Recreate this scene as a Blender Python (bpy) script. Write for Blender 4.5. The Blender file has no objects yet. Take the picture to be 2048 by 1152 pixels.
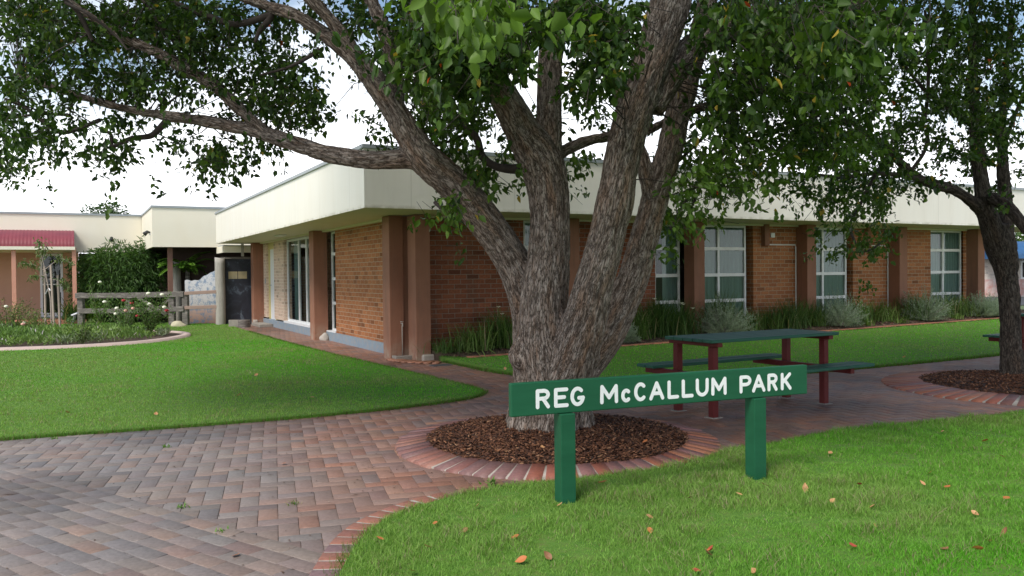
import bpy, bmesh, math, random
import numpy as np
from mathutils import Vector, Matrix
from mathutils.geometry import delaunay_2d_cdt
rng = np.random.default_rng(7)
random.seed(7)
SC = bpy.context.scene
COL = SC.collection
RAD = math.radians

# ------------------------------------------------------------------ camera
FPX, PITCH, ROLL, CAMH, YAW = 1656.0, .01662, -.01038, 1.45, .4877
_cp, _sp, _c, _s = math.cos(PITCH), math.sin(PITCH), math.cos(ROLL), math.sin(ROLL)
CF = np.array([0, _cp, -_sp]); _u0 = np.array([0, _sp, _cp]); _r0 = np.array([1., 0, 0])
CR = _c*_r0 + _s*_u0; CU = -_s*_r0 + _c*_u0; CP = np.array([0, 0, CAMH])
cam_d = bpy.data.cameras.new('camera'); cam = bpy.data.objects.new('camera', cam_d); COL.objects.link(cam)
cam_d.sensor_width = 36; cam_d.lens = 36*FPX/2048; cam_d.clip_end = 2000; cam_d.clip_start = .05
cam.matrix_world = Matrix([[CR[0], CU[0], -CF[0], CP[0]], [CR[1], CU[1], -CF[1], CP[1]], [CR[2], CU[2], -CF[2], CP[2]], [0, 0, 0, 1]])
SC.camera = cam
SC.render.engine = 'CYCLES'
SC.view_settings.view_transform = 'Standard'; SC.view_settings.look = 'None'
SC.view_settings.exposure = 0.62; SC.view_settings.gamma = 1.0

# ------------------------------------------------------------------ sky and sun
SUN_EL, SUN_AZ = RAD(53), RAD(212)      # azimuth clockwise from +Y: behind the camera, a little to the left
W = bpy.data.worlds.new("World"); SC.world = W; W.use_nodes = True
nt = W.node_tree; nt.nodes.clear()
out = nt.nodes.new('ShaderNodeOutputWorld'); bg = nt.nodes.new('ShaderNodeBackground')
sky = nt.nodes.new('ShaderNodeTexSky'); sky.sky_type = 'NISHITA'; sky.sun_disc = False
sky.sun_elevation = SUN_EL; sky.sun_rotation = SUN_AZ; sky.air_density = 1.2; sky.dust_density = 1.0
tc = nt.nodes.new('ShaderNodeTexCoord'); mp = nt.nodes.new('ShaderNodeMapping'); mp.inputs['Scale'].default_value = (1, 1, 2.6)
nz = nt.nodes.new('ShaderNodeTexNoise'); nz.inputs['Scale'].default_value = 2.6; nz.inputs['Detail'].default_value = 7; nz.inputs['Roughness'].default_value = .55
sx = nt.nodes.new('ShaderNodeSeparateXYZ')
m1 = nt.nodes.new('ShaderNodeMath'); m1.operation = 'MULTIPLY_ADD'; m1.inputs[1].default_value = -1.5; m1.inputs[2].default_value = .42
m1b = nt.nodes.new('ShaderNodeMath'); m1b.operation = 'ADD'
ramp = nt.nodes.new('ShaderNodeValToRGB'); ramp.color_ramp.elements[0].position = .46; ramp.color_ramp.elements[1].position = .68
mix = nt.nodes.new('ShaderNodeMix'); mix.data_type = 'RGBA'
mx0 = nt.nodes.new('ShaderNodeMath'); mx0.operation = 'MAXIMUM'; mx0.inputs[1].default_value = -.1
nt.links.new(tc.outputs['Generated'], mp.inputs['Vector']); nt.links.new(mp.outputs[0], nz.inputs['Vector'])
nt.links.new(tc.outputs['Generated'], sx.inputs[0]); nt.links.new(sx.outputs['Z'], m1.inputs[0])
nt.links.new(m1.outputs[0], mx0.inputs[0]); nt.links.new(mx0.outputs[0], m1b.inputs[0]); nt.links.new(nz.outputs['Fac'], m1b.inputs[1]); nt.links.new(m1b.outputs[0], ramp.inputs[0])
nt.links.new(ramp.outputs[0], mix.inputs['Factor']); nt.links.new(sky.outputs[0], mix.inputs['A'])
mix.inputs['B'].default_value = (12.2, 12.4, 12.8, 1)
nt.links.new(mix.outputs['Result'], bg.inputs['Color']); bg.inputs['Strength'].default_value = .1
nt.links.new(bg.outputs[0], out.inputs['Surface'])
sd = bpy.data.lights.new('sun', 'SUN'); sd.energy = 2.4; sd.angle = RAD(20); sd.color = (1, .95, .87)
sun = bpy.data.objects.new('sun', sd); COL.objects.link(sun)
sdir = Vector((math.sin(SUN_AZ)*math.cos(SUN_EL), math.cos(SUN_AZ)*math.cos(SUN_EL), math.sin(SUN_EL)))
sun.rotation_euler = sdir.to_track_quat('Z', 'Y').to_euler()

# ------------------------------------------------------------------ layout helpers
D1 = np.array([-math.sin(YAW), math.cos(YAW), 0]); D2 = np.array([math.cos(YAW), math.sin(YAW), 0])
A0 = np.array([-2.104, 14.233, 0])       # front corner pillar of the office building
def ray(px, py): return CF + (px-1024)/FPX*CR - (py-576)/FPX*CU
def G(px, py, z=0.0): d = ray(px, py); return CP + d*((z-CAMH)/d[2])
def PY(px, py, y): d = ray(px, py); return CP + d*(y/d[1])
def onpl(px, py, P, n): d = ray(px, py); return CP + d*(((P-CP) @ n)/(d @ n))
def Vat(px, u, py=556): return float((onpl(px, py, A0+D1*u, D1)-A0) @ D2)
def Uat(px, v, py=556): return float((onpl(px, py, A0+D2*v, D2)-A0) @ D1)
def uvw(u, v, z=0.0): return A0 + D1*u + D2*v + np.array([0, 0, z])
def UV(P): d = np.asarray(P)-A0; return d @ D1, d @ D2

# ------------------------------------------------------------------ object helpers
def tag(o, label=None, cat=None, group=None, kind=None):
    if label: o['label'] = label
    if cat: o['category'] = cat
    if group: o['group'] = group
    if kind: o['kind'] = kind
    return o
def empty(name, loc=(0, 0, 0), rz=0.0):
    o = bpy.data.objects.new(name, None); COL.objects.link(o); o.location = [float(c) for c in loc]; o.rotation_euler = (0, 0, rz)
    o.empty_display_size = .1; return o
def link(name, me, mat=None, parent=None, smooth=False):
    if mat: me.materials.append(mat)
    if smooth: me.polygons.foreach_set('use_smooth', np.ones(len(me.polygons), bool))
    o = bpy.data.objects.new(name, me); COL.objects.link(o)
    if parent: o.parent = parent
    return o
def arr_mesh(name, V, Fc, mat=None, parent=None, col=None, smooth=False, loc=None):
    """mesh from numpy arrays; Fc is one (M,k) array or a list of them; col = per-vertex rgb"""
    V = np.asarray(V, np.float32)
    Fs = Fc if isinstance(Fc, list) else [Fc]
    me = bpy.data.meshes.new(name)
    me.vertices.add(len(V)); me.vertices.foreach_set('co', V.ravel())
    idx = np.concatenate([f.ravel() for f in Fs]).astype(np.int32)
    tot = np.concatenate([np.full(len(f), f.shape[1]) for f in Fs]).astype(np.int32)
    st = np.concatenate([[0], np.cumsum(tot)[:-1]]).astype(np.int32)
    me.loops.add(len(idx)); me.loops.foreach_set('vertex_index', idx)
    me.polygons.add(len(tot)); me.polygons.foreach_set('loop_start', st)
    try: me.polygons.foreach_set('loop_total', tot)
    except Exception: pass
    if col is not None:
        a = me.color_attributes.new('col', 'FLOAT_COLOR', 'POINT')
        c4 = np.ones((len(V), 4), np.float32); c4[:, :3] = col; a.data.foreach_set('color', c4.ravel())
    me.update(calc_edges=True); me.validate()
    return link(name, me, mat, parent, smooth)
def sheet(name, pts, mat, parent):
    me = bpy.data.meshes.new(name); me.from_pydata([tuple(map(float, p)) for p in pts], [], [(0, 1, 2, 3)]); return link(name, me, mat, parent)
class MB:
    def __init__(s): s.v = []; s.f = []
    def box(s, x0, x1, y0, y1, z0, z1, ch=0.0):
        b = len(s.v)
        s.v += [(x0, y0, z0), (x1, y0, z0), (x1, y1, z0), (x0, y1, z0), (x0, y0, z1), (x1, y0, z1), (x1, y1, z1), (x0, y1, z1)]
        s.f += [(b, b+3, b+2, b+1), (b+4, b+5, b+6, b+7), (b, b+1, b+5, b+4), (b+1, b+2, b+6, b+5), (b+2, b+3, b+7, b+6), (b+3, b, b+4, b+7)]
        return s
    def obox(s, c, ax, ay, az, hx, hy, hz):
        c = np.asarray(c, float); ax, ay, az = [np.asarray(a, float)/np.linalg.norm(a) for a in (ax, ay, az)]
        b = len(s.v)
        for sz in (-1, 1):
            for (sx_, sy_) in ((-1, -1), (1, -1), (1, 1), (-1, 1)):
                s.v.append(tuple(c+ax*hx*sx_+ay*hy*sy_+az*hz*sz))
        s.f += [(b, b+3, b+2, b+1), (b+4, b+5, b+6, b+7), (b, b+1, b+5, b+4), (b+1, b+2, b+6, b+5), (b+2, b+3, b+7, b+6), (b+3, b, b+4, b+7)]
        return s
    def tube(s, pts, rad, n=8, cap=True):
        V, Fq, caps = tube_arr(np.array(pts, float), np.atleast_1d(rad)*np.ones(len(pts)), n)
        b = len(s.v); s.v += [tuple(p) for p in V]; s.f += [tuple(int(i)+b for i in q) for q in Fq]
        if cap: s.f += [tuple(int(i)+b for i in c) for c in caps]
        return s
    def build(s, name, mat=None, parent=None, bevel=0.0, smooth=False, seg=1):
        me = bpy.data.meshes.new(name); me.from_pydata([tuple(map(float, p)) for p in s.v], [], s.f); me.update()
        if bevel:
            bm = bmesh.new(); bm.from_mesh(me)
            bmesh.ops.bevel(bm, geom=[e for e in bm.edges if e.calc_face_angle(0) > .5], offset=bevel, segments=seg, profile=.5, affect='EDGES')
            bm.to_mesh(me); bm.free()
        return link(name, me, mat, parent, smooth)
def frames(P):
    T = np.gradient(P, axis=0); T /= np.linalg.norm(T, axis=1)[:, None]+1e-9
    n = np.cross(T[0], [0, 1, 0.3]); n /= np.linalg.norm(n)
    N = [n]
    for t in T[1:]:
        n = n - t*(n @ t); n /= np.linalg.norm(n)+1e-9; N.append(n)
    N = np.array(N); return T, N, np.cross(T, N)
def tube_arr(P, r, n=8):
    T, N, B = frames(P); a = np.linspace(0, 2*np.pi, n, endpoint=False)
    V = (P[:, None] + r[:, None, None]*(np.cos(a)[None, :, None]*N[:, None] + np.sin(a)[None, :, None]*B[:, None])).reshape(-1, 3)
    k = len(P); i = np.arange(k-1)[:, None]*n; j = np.arange(n)[None]; j2 = (j+1) % n
    Fq = np.stack([i+j, i+j2, i+n+j2, i+n+j], -1).reshape(-1, 4)
    return V, Fq, [list(range(n))[::-1], list(range((k-1)*n, k*n))]
def crom(P, m=6):
    P = np.array(P, float)
    if len(P) < 3: return np.array([P[0]+(P[-1]-P[0])*t for t in np.linspace(0, 1, m+1)])
    Q = np.vstack([2*P[0]-P[1], P, 2*P[-1]-P[-2]]); o = []
    for i in range(1, len(Q)-2):
        for t in np.linspace(0, 1, m, endpoint=False):
            a, b, c, d = Q[i-1], Q[i], Q[i+1], Q[i+2]
            o.append(.5*((2*b)+(c-a)*t+(2*a-5*b+4*c-d)*t*t+(3*b-a-3*c+d)*t**3))
    o.append(P[-1]); return np.array(o)
def norm(a): return a/(np.linalg.norm(a, axis=-1, keepdims=True)+1e-9)
def inpoly(x, y, poly):
    poly = np.asarray(poly); r = np.zeros(x.shape, bool); n = len(poly); j = n-1
    for i in range(n):
        xi, yi = poly[i][:2]; xj, yj = poly[j][:2]
        if yi != yj: r ^= ((yi > y) != (yj > y)) & (x < (xj-xi)*(y-yi)/(yj-yi)+xi)
        j = i
    return r
def edgedist(x, y, poly):
    poly = np.asarray(poly, float)[:, :2]; d = np.full(x.shape, 1e9)
    for i in range(len(poly)):
        a = poly[i-1]; b = poly[i]; ab = b-a; L = ab @ ab+1e-12
        t = np.clip(((x-a[0])*ab[0]+(y-a[1])*ab[1])/L, 0, 1)
        d = np.minimum(d, np.hypot(x-a[0]-t*ab[0], y-a[1]-t*ab[1]))
    return d
_perm = rng.random((64, 64, 64)).astype(np.float32)
def vnoise(p):
    p = np.asarray(p); i = np.floor(p).astype(int); f = p-i; f = f*f*(3-2*f); o = 0
    for dx in (0, 1):
        for dy in (0, 1):
            for dz in (0, 1):
                w = np.abs(1-dx-f[..., 0])*np.abs(1-dy-f[..., 1])*np.abs(1-dz-f[..., 2])
                o = o + w*_perm[(i[..., 0]+dx) % 64, (i[..., 1]+dy) % 64, (i[..., 2]+dz) % 64]
    return o

# ------------------------------------------------------------------ materials
MATS = {}
def newmat(name):
    m = bpy.data.materials.new(name); m.use_nodes = True; MATS[name] = m
    return m, m.node_tree, m.node_tree.nodes['Principled BSDF']
def nd(t, typ, **kw):
    n = t.nodes.new(typ)
    for k, v in kw.items():
        if k in n.inputs: n.inputs[k].default_value = v
        else: setattr(n, k, v)
    return n
def ramp2(t, fac, stops):
    r = t.nodes.new('ShaderNodeValToRGB'); cr = r.color_ramp
    while len(cr.elements) < len(stops): cr.elements.new(.5)
    for e, (p, c) in zip(cr.elements, stops): e.position = p; e.color = (*c, 1) if len(c) == 3 else c
    t.links.new(fac, r.inputs[0]); return r.outputs[0]
def mixc(t, f, a, b, mode='MIX'):
    m = t.nodes.new('ShaderNodeMix'); m.data_type = 'RGBA'; m.blend_type = mode
    for key, val in (('Factor', f), ('A', a), ('B', b)):
        if hasattr(val, 'links') or hasattr(val, 'is_linked'): t.links.new(val, m.inputs[key])
        elif key == 'Factor': m.inputs[key].default_value = val
        else: m.inputs[key].default_value = (*val, 1)
    return m.outputs['Result']
def pmat(name, c1, c2=None, scale=6.0, rough=.7, bump=.0, bscale=None, stretch=(1, 1, 1), dirt=None, spec=.5, metal=0.0, c3=None):
    m, t, b = newmat(name)
    tc = nd(t, 'ShaderNodeTexCoord'); mp = nd(t, 'ShaderNodeMapping'); mp.inputs['Scale'].default_value = stretch
    t.links.new(tc.outputs['Object'], mp.inputs[0])
    n = nd(t, 'ShaderNodeTexNoise', Scale=scale, Detail=6.0, Roughness=.6); t.links.new(mp.outputs[0], n.inputs['Vector'])
    c2 = c2 or tuple(x*.8 for x in c1)
    st = [(.32, c1), (.68, c2)] if not c3 else [(.3, c1), (.5, c2), (.7, c3)]
    c = ramp2(t, n.outputs['Fac'], st)
    if dirt:
        n2 = nd(t, 'ShaderNodeTexNoise', Scale=dirt[1], Detail=8.0, Roughness=.7); t.links.new(mp.outputs[0], n2.inputs['Vector'])
        f = ramp2(t, n2.outputs['Fac'], [(dirt[2], (0, 0, 0)), (dirt[2]+.15, (1, 1, 1))])
        c = mixc(t, f, c, dirt[0])
    t.links.new(c, b.inputs['Base Color']); b.inputs['Roughness'].default_value = rough
    b.inputs['Specular IOR Level'].default_value = spec; b.inputs['Metallic'].default_value = metal
    if bump:
        n3 = nd(t, 'ShaderNodeTexNoise', Scale=bscale or scale*4, Detail=5.0); t.links.new(mp.outputs[0], n3.inputs['Vector'])
        bp = nd(t, 'ShaderNodeBump', Strength=.6, Distance=bump); t.links.new(n3.outputs['Fac'], bp.inputs['Height']); t.links.new(bp.outputs[0], b.inputs['Normal'])
    return m
def attrmat(name, rough=.6, trans=0.0, spec=.4, bump=0.0, bscale=60, var=.0, tint=(1, 1, 1)):
    m, t, b = newmat(name)
    a = nd(t, 'ShaderNodeAttribute'); a.attribute_name = 'col'
    c = a.outputs['Color']
    tc = nd(t, 'ShaderNodeTexCoord')
    if var:
        n = nd(t, 'ShaderNodeTexNoise', Scale=float(bscale), Detail=6.0, Roughness=.65); t.links.new(tc.outputs['Object'], n.inputs['Vector'])
        k = ramp2(t, n.outputs['Fac'], [(.3, (1-var,)*3), (.7, (1+var*.0+.0,)*3)])
        c = mixc(t, 1.0, c, k, 'MULTIPLY')
    t.links.new(c, b.inputs['Base Color']); b.inputs['Roughness'].default_value = rough; b.inputs['Specular IOR Level'].default_value = spec
    if bump:
        n = nd(t, 'ShaderNodeTexNoise', Scale=float(bscale), Detail=5.0); t.links.new(tc.outputs['Object'], n.inputs['Vector'])
        bp = nd(t, 'ShaderNodeBump', Strength=.7, Distance=bump); t.links.new(n.outputs['Fac'], bp.inputs['Height']); t.links.new(bp.outputs[0], b.inputs['Normal'])
    if trans:
        tr = nd(t, 'ShaderNodeBsdfTranslucent'); ms = nd(t, 'ShaderNodeMixShader'); ms.inputs[0].default_value = trans
        g = mixc(t, 1.0, c, (1.25, 1.35, .55), 'MULTIPLY'); t.links.new(g, tr.inputs['Color'])
        o = [n for n in t.nodes if n.type == 'OUTPUT_MATERIAL'][0]
        t.links.new(b.outputs[0], ms.inputs[1]); t.links.new(tr.outputs[0], ms.inputs[2]); t.links.new(ms.outputs[0], o.inputs['Surface'])
    return m
def brickmat(name, c1, c2, mortar, stain=None, bw=.24, rh=.086):
    m, t, b = newmat(name)
    tc = nd(t, 'ShaderNodeTexCoord'); s = nd(t, 'ShaderNodeSeparateXYZ'); t.links.new(tc.outputs['Object'], s.inputs[0])
    ad = nd(t, 'ShaderNodeMath'); ad.operation = 'ADD'; t.links.new(s.outputs['X'], ad.inputs[0]); t.links.new(s.outputs['Y'], ad.inputs[1])
    cb = nd(t, 'ShaderNodeCombineXYZ'); t.links.new(ad.outputs[0], cb.inputs[0]); t.links.new(s.outputs['Z'], cb.inputs[1])
    wn = nd(t, 'ShaderNodeTexNoise', Scale=9.0, Detail=2.0); t.links.new(cb.outputs[0], wn.inputs['Vector'])
    wv = nd(t, 'ShaderNodeVectorMath'); wv.operation = 'MULTIPLY_ADD'; wv.inputs[1].default_value = (.012, .012, 0)
    t.links.new(wn.outputs['Color'], wv.inputs[0]); t.links.new(cb.outputs[0], wv.inputs[2])
    br = nd(t, 'ShaderNodeTexBrick'); br.inputs['Scale'].default_value = 1.0
    br.inputs['Brick Width'].default_value = bw; br.inputs['Row Height'].default_value = rh; br.inputs['Mortar Size'].default_value = .006
    br.inputs['Mortar Smooth'].default_value = .15; br.inputs['Bias'].default_value = 0
    br.inputs['Color1'].default_value = (0, 0, 0, 1); br.inputs['Color2'].default_value = (1, 1, 1, 1)
    t.links.new(wv.outputs[0], br.inputs['Vector'])
    base = ramp2(t, br.outputs['Color'], [(.05, c1), (.45, tuple(.5*(a+b_) for a, b_ in zip(c1, c2))), (.8, c2), (1, tuple(.6*a for a in c1))])
    n = nd(t, 'ShaderNodeTexNoise', Scale=30.0, Detail=6.0); t.links.new(cb.outputs[0], n.inputs['Vector'])
    base = mixc(t, 1.0, base, ramp2(t, n.outputs['Fac'], [(.3, (.72,)*3), (.7, (1.15,)*3)]), 'MULTIPLY')
    if stain:
        n2 = nd(t, 'ShaderNodeTexNoise', Scale=1.0, Detail=7.0, Roughness=.7)
        mp = nd(t, 'ShaderNodeMapping'); mp.inputs['Scale'].default_value = (2.4, .35, 1); t.links.new(cb.outputs[0], mp.inputs[0]); t.links.new(mp.outputs[0], n2.inputs['Vector'])
        base = mixc(t, ramp2(t, n2.outputs['Fac'], [(.52, (0, 0, 0)), (.66, (.75,)*3)]), base, stain)
    c = mixc(t, br.outputs['Fac'], base, mortar)
    t.links.new(c, b.inputs['Base Color']); b.inputs['Roughness'].default_value = .85; b.inputs['Specular IOR Level'].default_value = .25
    inv = nd(t, 'ShaderNodeMath'); inv.operation = 'MULTIPLY_ADD'; inv.inputs[1].default_value = -1; inv.inputs[2].default_value = 1; t.links.new(br.outputs['Fac'], inv.inputs[0])
    h = nd(t, 'ShaderNodeMath'); h.operation = 'MULTIPLY_ADD'; h.inputs[1].default_value = .25; t.links.new(n.outputs['Fac'], h.inputs[0]); t.links.new(inv.outputs[0], h.inputs[2])
    bp = nd(t, 'ShaderNodeBump', Strength=.8, Distance=.007); t.links.new(h.outputs[0], bp.inputs['Height']); t.links.new(bp.outputs[0], b.inputs['Normal'])
    return m
M_brick = brickmat('red_brick', (.34, .125, .05), (.48, .195, .08), (.42, .33, .24))
M_brick_dark = brickmat('shaded_stained_brick', (.20, .065, .034), (.29, .10, .05), (.24, .20, .16), stain=(.06, .055, .045))  # red brick darkened in colour for the shade behind the trunk, plus stain blotches
M_brick_pale = brickmat('pale_brick', (.62, .45, .34), (.70, .52, .40), (.75, .64, .5))
M_brick_white = brickmat('white_brick', (.62, .52, .46), (.68, .6, .54), (.6, .54, .48))
M_render = pmat('terracotta_render', (.27, .12, .073), (.31, .14, .086), 3, .85, .002, 60, dirt=((.22, .1, .07), 3, .62))
M_cream = pmat('cream_fascia_sheet', (.86, .81, .70), (.88, .84, .74), 2, .5, dirt=((.72, .67, .52), 3.5, .66), stretch=(1, 1, .35))
def weather(mat, col, fx, fz, lo, amt, zr=None):
    """stains with a shape of their own: streaks stretched by (fx, fz); zr keeps them near a height"""
    t = mat.node_tree; b = t.nodes['Principled BSDF']; src = b.inputs['Base Color'].links[0].from_socket
    tc = nd(t, 'ShaderNodeTexCoord'); mp = nd(t, 'ShaderNodeMapping'); mp.inputs['Scale'].default_value = (fx, fx, fz); t.links.new(tc.outputs['Object'], mp.inputs[0])
    n = nd(t, 'ShaderNodeTexNoise', Scale=1.0, Detail=7.0, Roughness=.65); t.links.new(mp.outputs[0], n.inputs['Vector'])
    f = ramp2(t, n.outputs['Fac'], [(lo, (0, 0, 0)), (lo+.2, (amt,)*3)])
    if zr:
        s_ = nd(t, 'ShaderNodeSeparateXYZ'); t.links.new(tc.outputs['Object'], s_.inputs[0]); mr = nd(t, 'ShaderNodeMapRange'); t.links.new(s_.outputs['Z'], mr.inputs[0])
        mr.inputs['From Min'].default_value = zr[0]; mr.inputs['From Max'].default_value = zr[1]; f = mixc(t, 1.0, f, mr.outputs[0], 'MULTIPLY')
    t.links.new(mixc(t, f, src, col), b.inputs['Base Color'])
weather(M_cream, (.62, .57, .46), 6, .7, .5, .16); weather(M_cream, (.42, .38, .26), 5, 5, .40, .7, (2.53, 2.47))
weather(M_render, (.36, .29, .22), 6, 5, .40, .8, (.42, .0)); weather(M_render, (.16, .085, .06), 7, .8, .5, .5)
M_cream2 = pmat('cream_render', (.86, .79, .63), (.88, .82, .67), 2, .6, stretch=(1, 1, .4))
t = M_cream.node_tree; b = t.nodes['Principled BSDF']; lk = b.inputs['Base Color'].links[0].from_socket
tcj = nd(t, 'ShaderNodeTexCoord'); sj = nd(t, 'ShaderNodeSeparateXYZ'); t.links.new(tcj.outputs['Object'], sj.inputs[0])
aj = nd(t, 'ShaderNodeMath'); aj.operation = 'ADD'; t.links.new(sj.outputs['X'], aj.inputs[0]); t.links.new(sj.outputs['Y'], aj.inputs[1])
mj = nd(t, 'ShaderNodeMath'); mj.operation = 'PINGPONG'; mj.inputs[1].default_value = .9; t.links.new(aj.outputs[0], mj.inputs[0])
t.links.new(mixc(t, ramp2(t, mj.outputs[0], [(.0, (.6,)*3), (.014, (0, 0, 0))]), lk, (.62, .58, .48)), b.inputs['Base Color'])
M_soffit = pmat('soffit_board', (.66, .60, .44), (.7, .64, .48), 2, .6)
M_flash = pmat('grey_flashing', (.30, .33, .34), (.36, .39, .4), 5, .45)
M_blue = pmat('blue_grey_paint', (.20, .27, .34), (.25, .31, .36), 6, .7, dirt=((.33, .3, .27), 8, .6))
weather(M_blue, (.34, .30, .25), 7, 9, .45, .6)
M_frame = pmat('white_window_frame', (.72, .72, .71), (.8, .8, .79), 8, .4)
M_white = pmat('white_paint', (.8, .8, .8), (.76, .76, .77), 8, .4)
M_yellow = pmat('yellow_panel', (.62, .52, .22), (.66, .56, .26), 4, .6)
M_curtain = pmat('green_curtain', (.27, .36, .335), (.22, .29, .27), 5, .9, stretch=(18, 18, .3))
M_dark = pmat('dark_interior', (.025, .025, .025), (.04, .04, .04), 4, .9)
M_pink = pmat('pink_wall_paint', (.52, .30, .21), (.55, .33, .23), 3, .8)
M_pinkpost = pmat('pink_post_paint', (.60, .27, .19), (.64, .31, .22), 5, .6)
M_weather = pmat('orange_weatherboard', (.50, .28, .16), (.55, .32, .18), 5, .7, stretch=(1, 1, 1))
M_maroon = pmat('maroon_roof_steel', (.20, .035, .045), (.24, .045, .055), 3, .55)
M_bluem = pmat('blue_awning_sheet', (.03, .10, .22), (.04, .12, .26), 3, .5)
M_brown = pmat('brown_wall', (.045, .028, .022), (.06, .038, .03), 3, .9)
M_concrete = pmat('concrete', (.30, .27, .23), (.22, .2, .175), 9, .9, .003, 50)
M_stone = pmat('pale_stone', (.45, .41, .36), (.36, .32, .28), 12, .9, .004, 40)
M_timber = pmat('weathered_timber', (.22, .20, .175), (.11, .095, .085), 6, .9, .004, 30, stretch=(.5, .5, 3), c3=(.30, .27, .24))
M_log = pmat('pale_log', (.40, .37, .32), (.29, .27, .24), 8, .9, .006, 22, stretch=(3, 3, .5), dirt=((.16, .14, .12), 9, .62))
M_green = pmat('green_sign_paint', (.010, .084, .038), (.014, .104, .048), 7, .5, .0012, 40, stretch=(.3, 2, 2), dirt=((.03, .14, .08), 30, .66), spec=.22)
M_letters = pmat('white_lettering_paint', (.85, .85, .83), (.8, .8, .79), 30, .5, .0008, 120)
M_table = pmat('dark_green_table_paint', (.014, .078, .050), (.022, .10, .066), 7, .5, .001, 60, stretch=(.4, 3, 3), dirt=((.5, .5, .45), 14, .74), spec=.22)
M_maroonst = pmat('maroon_steel_paint', (.095, .010, .010), (.115, .014, .013), 8, .55, dirt=((.25, .2, .17), 25, .7), spec=.22)
M_glass, t, b = newmat('window_glass')
for l in list(b.outputs[0].links): t.links.remove(l)
gl = nd(t, 'ShaderNodeBsdfGlossy', Roughness=.02); tp = nd(t, 'ShaderNodeBsdfTransparent'); tp.inputs[0].default_value = (.74, .82, .78, 1)
fr = nd(t, 'ShaderNodeFresnel', IOR=1.55); ms = nd(t, 'ShaderNodeMixShader'); gl.inputs[0].default_value = (.9, .95, .95, 1)
t.links.new(fr.outputs[0], ms.inputs[0]); t.links.new(tp.outputs[0], ms.inputs[1]); t.links.new(gl.outputs[0], ms.inputs[2])
t.links.new(ms.outputs[0], [n for n in t.nodes if n.type == 'OUTPUT_MATERIAL'][0].inputs['Surface'])
M_paver = attrmat('clay_paver', .55, spec=.5, bump=.0025, bscale=45, var=.35)
M_leaf = attrmat('broad_leaf', .42, trans=.30, spec=.25)
M_grass = attrmat('grass_blade', .6, trans=.35, spec=.25)
M_chip = attrmat('bark_chip', .7, spec=.3)
M_petal = attrmat('petal', .6, trans=.3, spec=.2)
M_soil = pmat('dark_soil', (.05, .035, .022), (.09, .06, .04), 14, 1.0, .01, 40)
M_lawnbase = pmat('lawn_thatch', (.05, .14, .010), (.08, .18, .016), 16, 1.0, .008, 60, c3=(.11, .15, .03))
M_mortar = pmat('pale_mortar', (.42, .385, .34), (.28, .25, .215), 14, .95, .002, 60)
M_sand = pmat('joint_sand', (.10, .075, .06), (.15, .115, .09), 12, 1.0)

# ------------------------------------------------------------------ ground
def smooth_loop(pts, m=6):
    P = np.array(pts, float); n = len(P); o = []
    for i in range(n):
        a, b_, c, d = P[i-1], P[i], P[(i+1) % n], P[(i+2) % n]
        for t_ in np.linspace(0, 1, m, endpoint=False):
            o.append(.5*((2*b_)+(c-a)*t_+(2*a-5*b_+4*c-d)*t_*t_+(3*b_-a-3*c+d)*t_**3))
    return np.array(o)
def chain(pts, m=6): return crom(np.array(pts, float), m)
def clean2(P):
    o = []
    for p in P:
        if not o or np.hypot(*(p[:2]-o[-1][:2])) > .02: o.append(p)
    return np.array(o)
def hmid(x, y):
    u = (x-A0[0])*D1[0]+(y-A0[1])*D1[1]; v = (x-A0[0])*D2[0]+(y-A0[1])*D2[1]
    return .03+np.clip((u+5.2)/4, 0, 1)*(.045+.011*np.clip(v, 0, 18))
def flat03(x, y): return .028+0*x
def slab(name, poly, hf, mat, step=.35, base=-.05):
    poly = clean2(poly)[:, :2]; n = len(poly)
    x0, y0 = poly.min(0); x1, y1 = poly.max(0)
    gx, gy = np.meshgrid(np.arange(x0, x1, step), np.arange(y0, y1, step)); gx = gx.ravel(); gy = gy.ravel()
    k = inpoly(gx, gy, poly) & (edgedist(gx, gy, poly) > step*.4)
    pts = [Vector(p) for p in poly]+[Vector((a, b_)) for a, b_ in zip(gx[k], gy[k])]
    r = delaunay_2d_cdt(pts, [(i, (i+1) % n) for i in range(n)], [], 1, 1e-5)
    V = np.array([(p[0], p[1], 0) for p in r[0]]); V[:, 2] = hf(V[:, 0], V[:, 1]); tri = np.array([f for f in r[2] if len(f) == 3])
    a, b_, c = V[tri[:, 0]], V[tri[:, 1]], V[tri[:, 2]]
    flip = np.cross(b_-a, c-a)[:, 2] < 0; tri[flip] = tri[flip][:, ::-1]
    rim = np.column_stack([poly, hf(poly[:, 0], poly[:, 1])]); low = rim.copy(); low[:, 2] = base
    o = len(V); V = np.vstack([V, rim, low]); i = np.arange(n); j = (i+1) % n
    side = np.stack([o+n+i, o+n+j, o+j, o+i], -1)
    return arr_mesh(name, V, [tri, side], mat)
tag(MB().box(-300, 300, -300, 300, -.6, -.06).build('ground', pmat('far_ground', (.07, .12, .03), (.11, .13, .05), .6, 1.0)), kind='structure')
tag(MB().box(-9.5, 22, -3, 27, -.2, -.0035).build('path_bed', M_sand), kind='structure')

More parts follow.
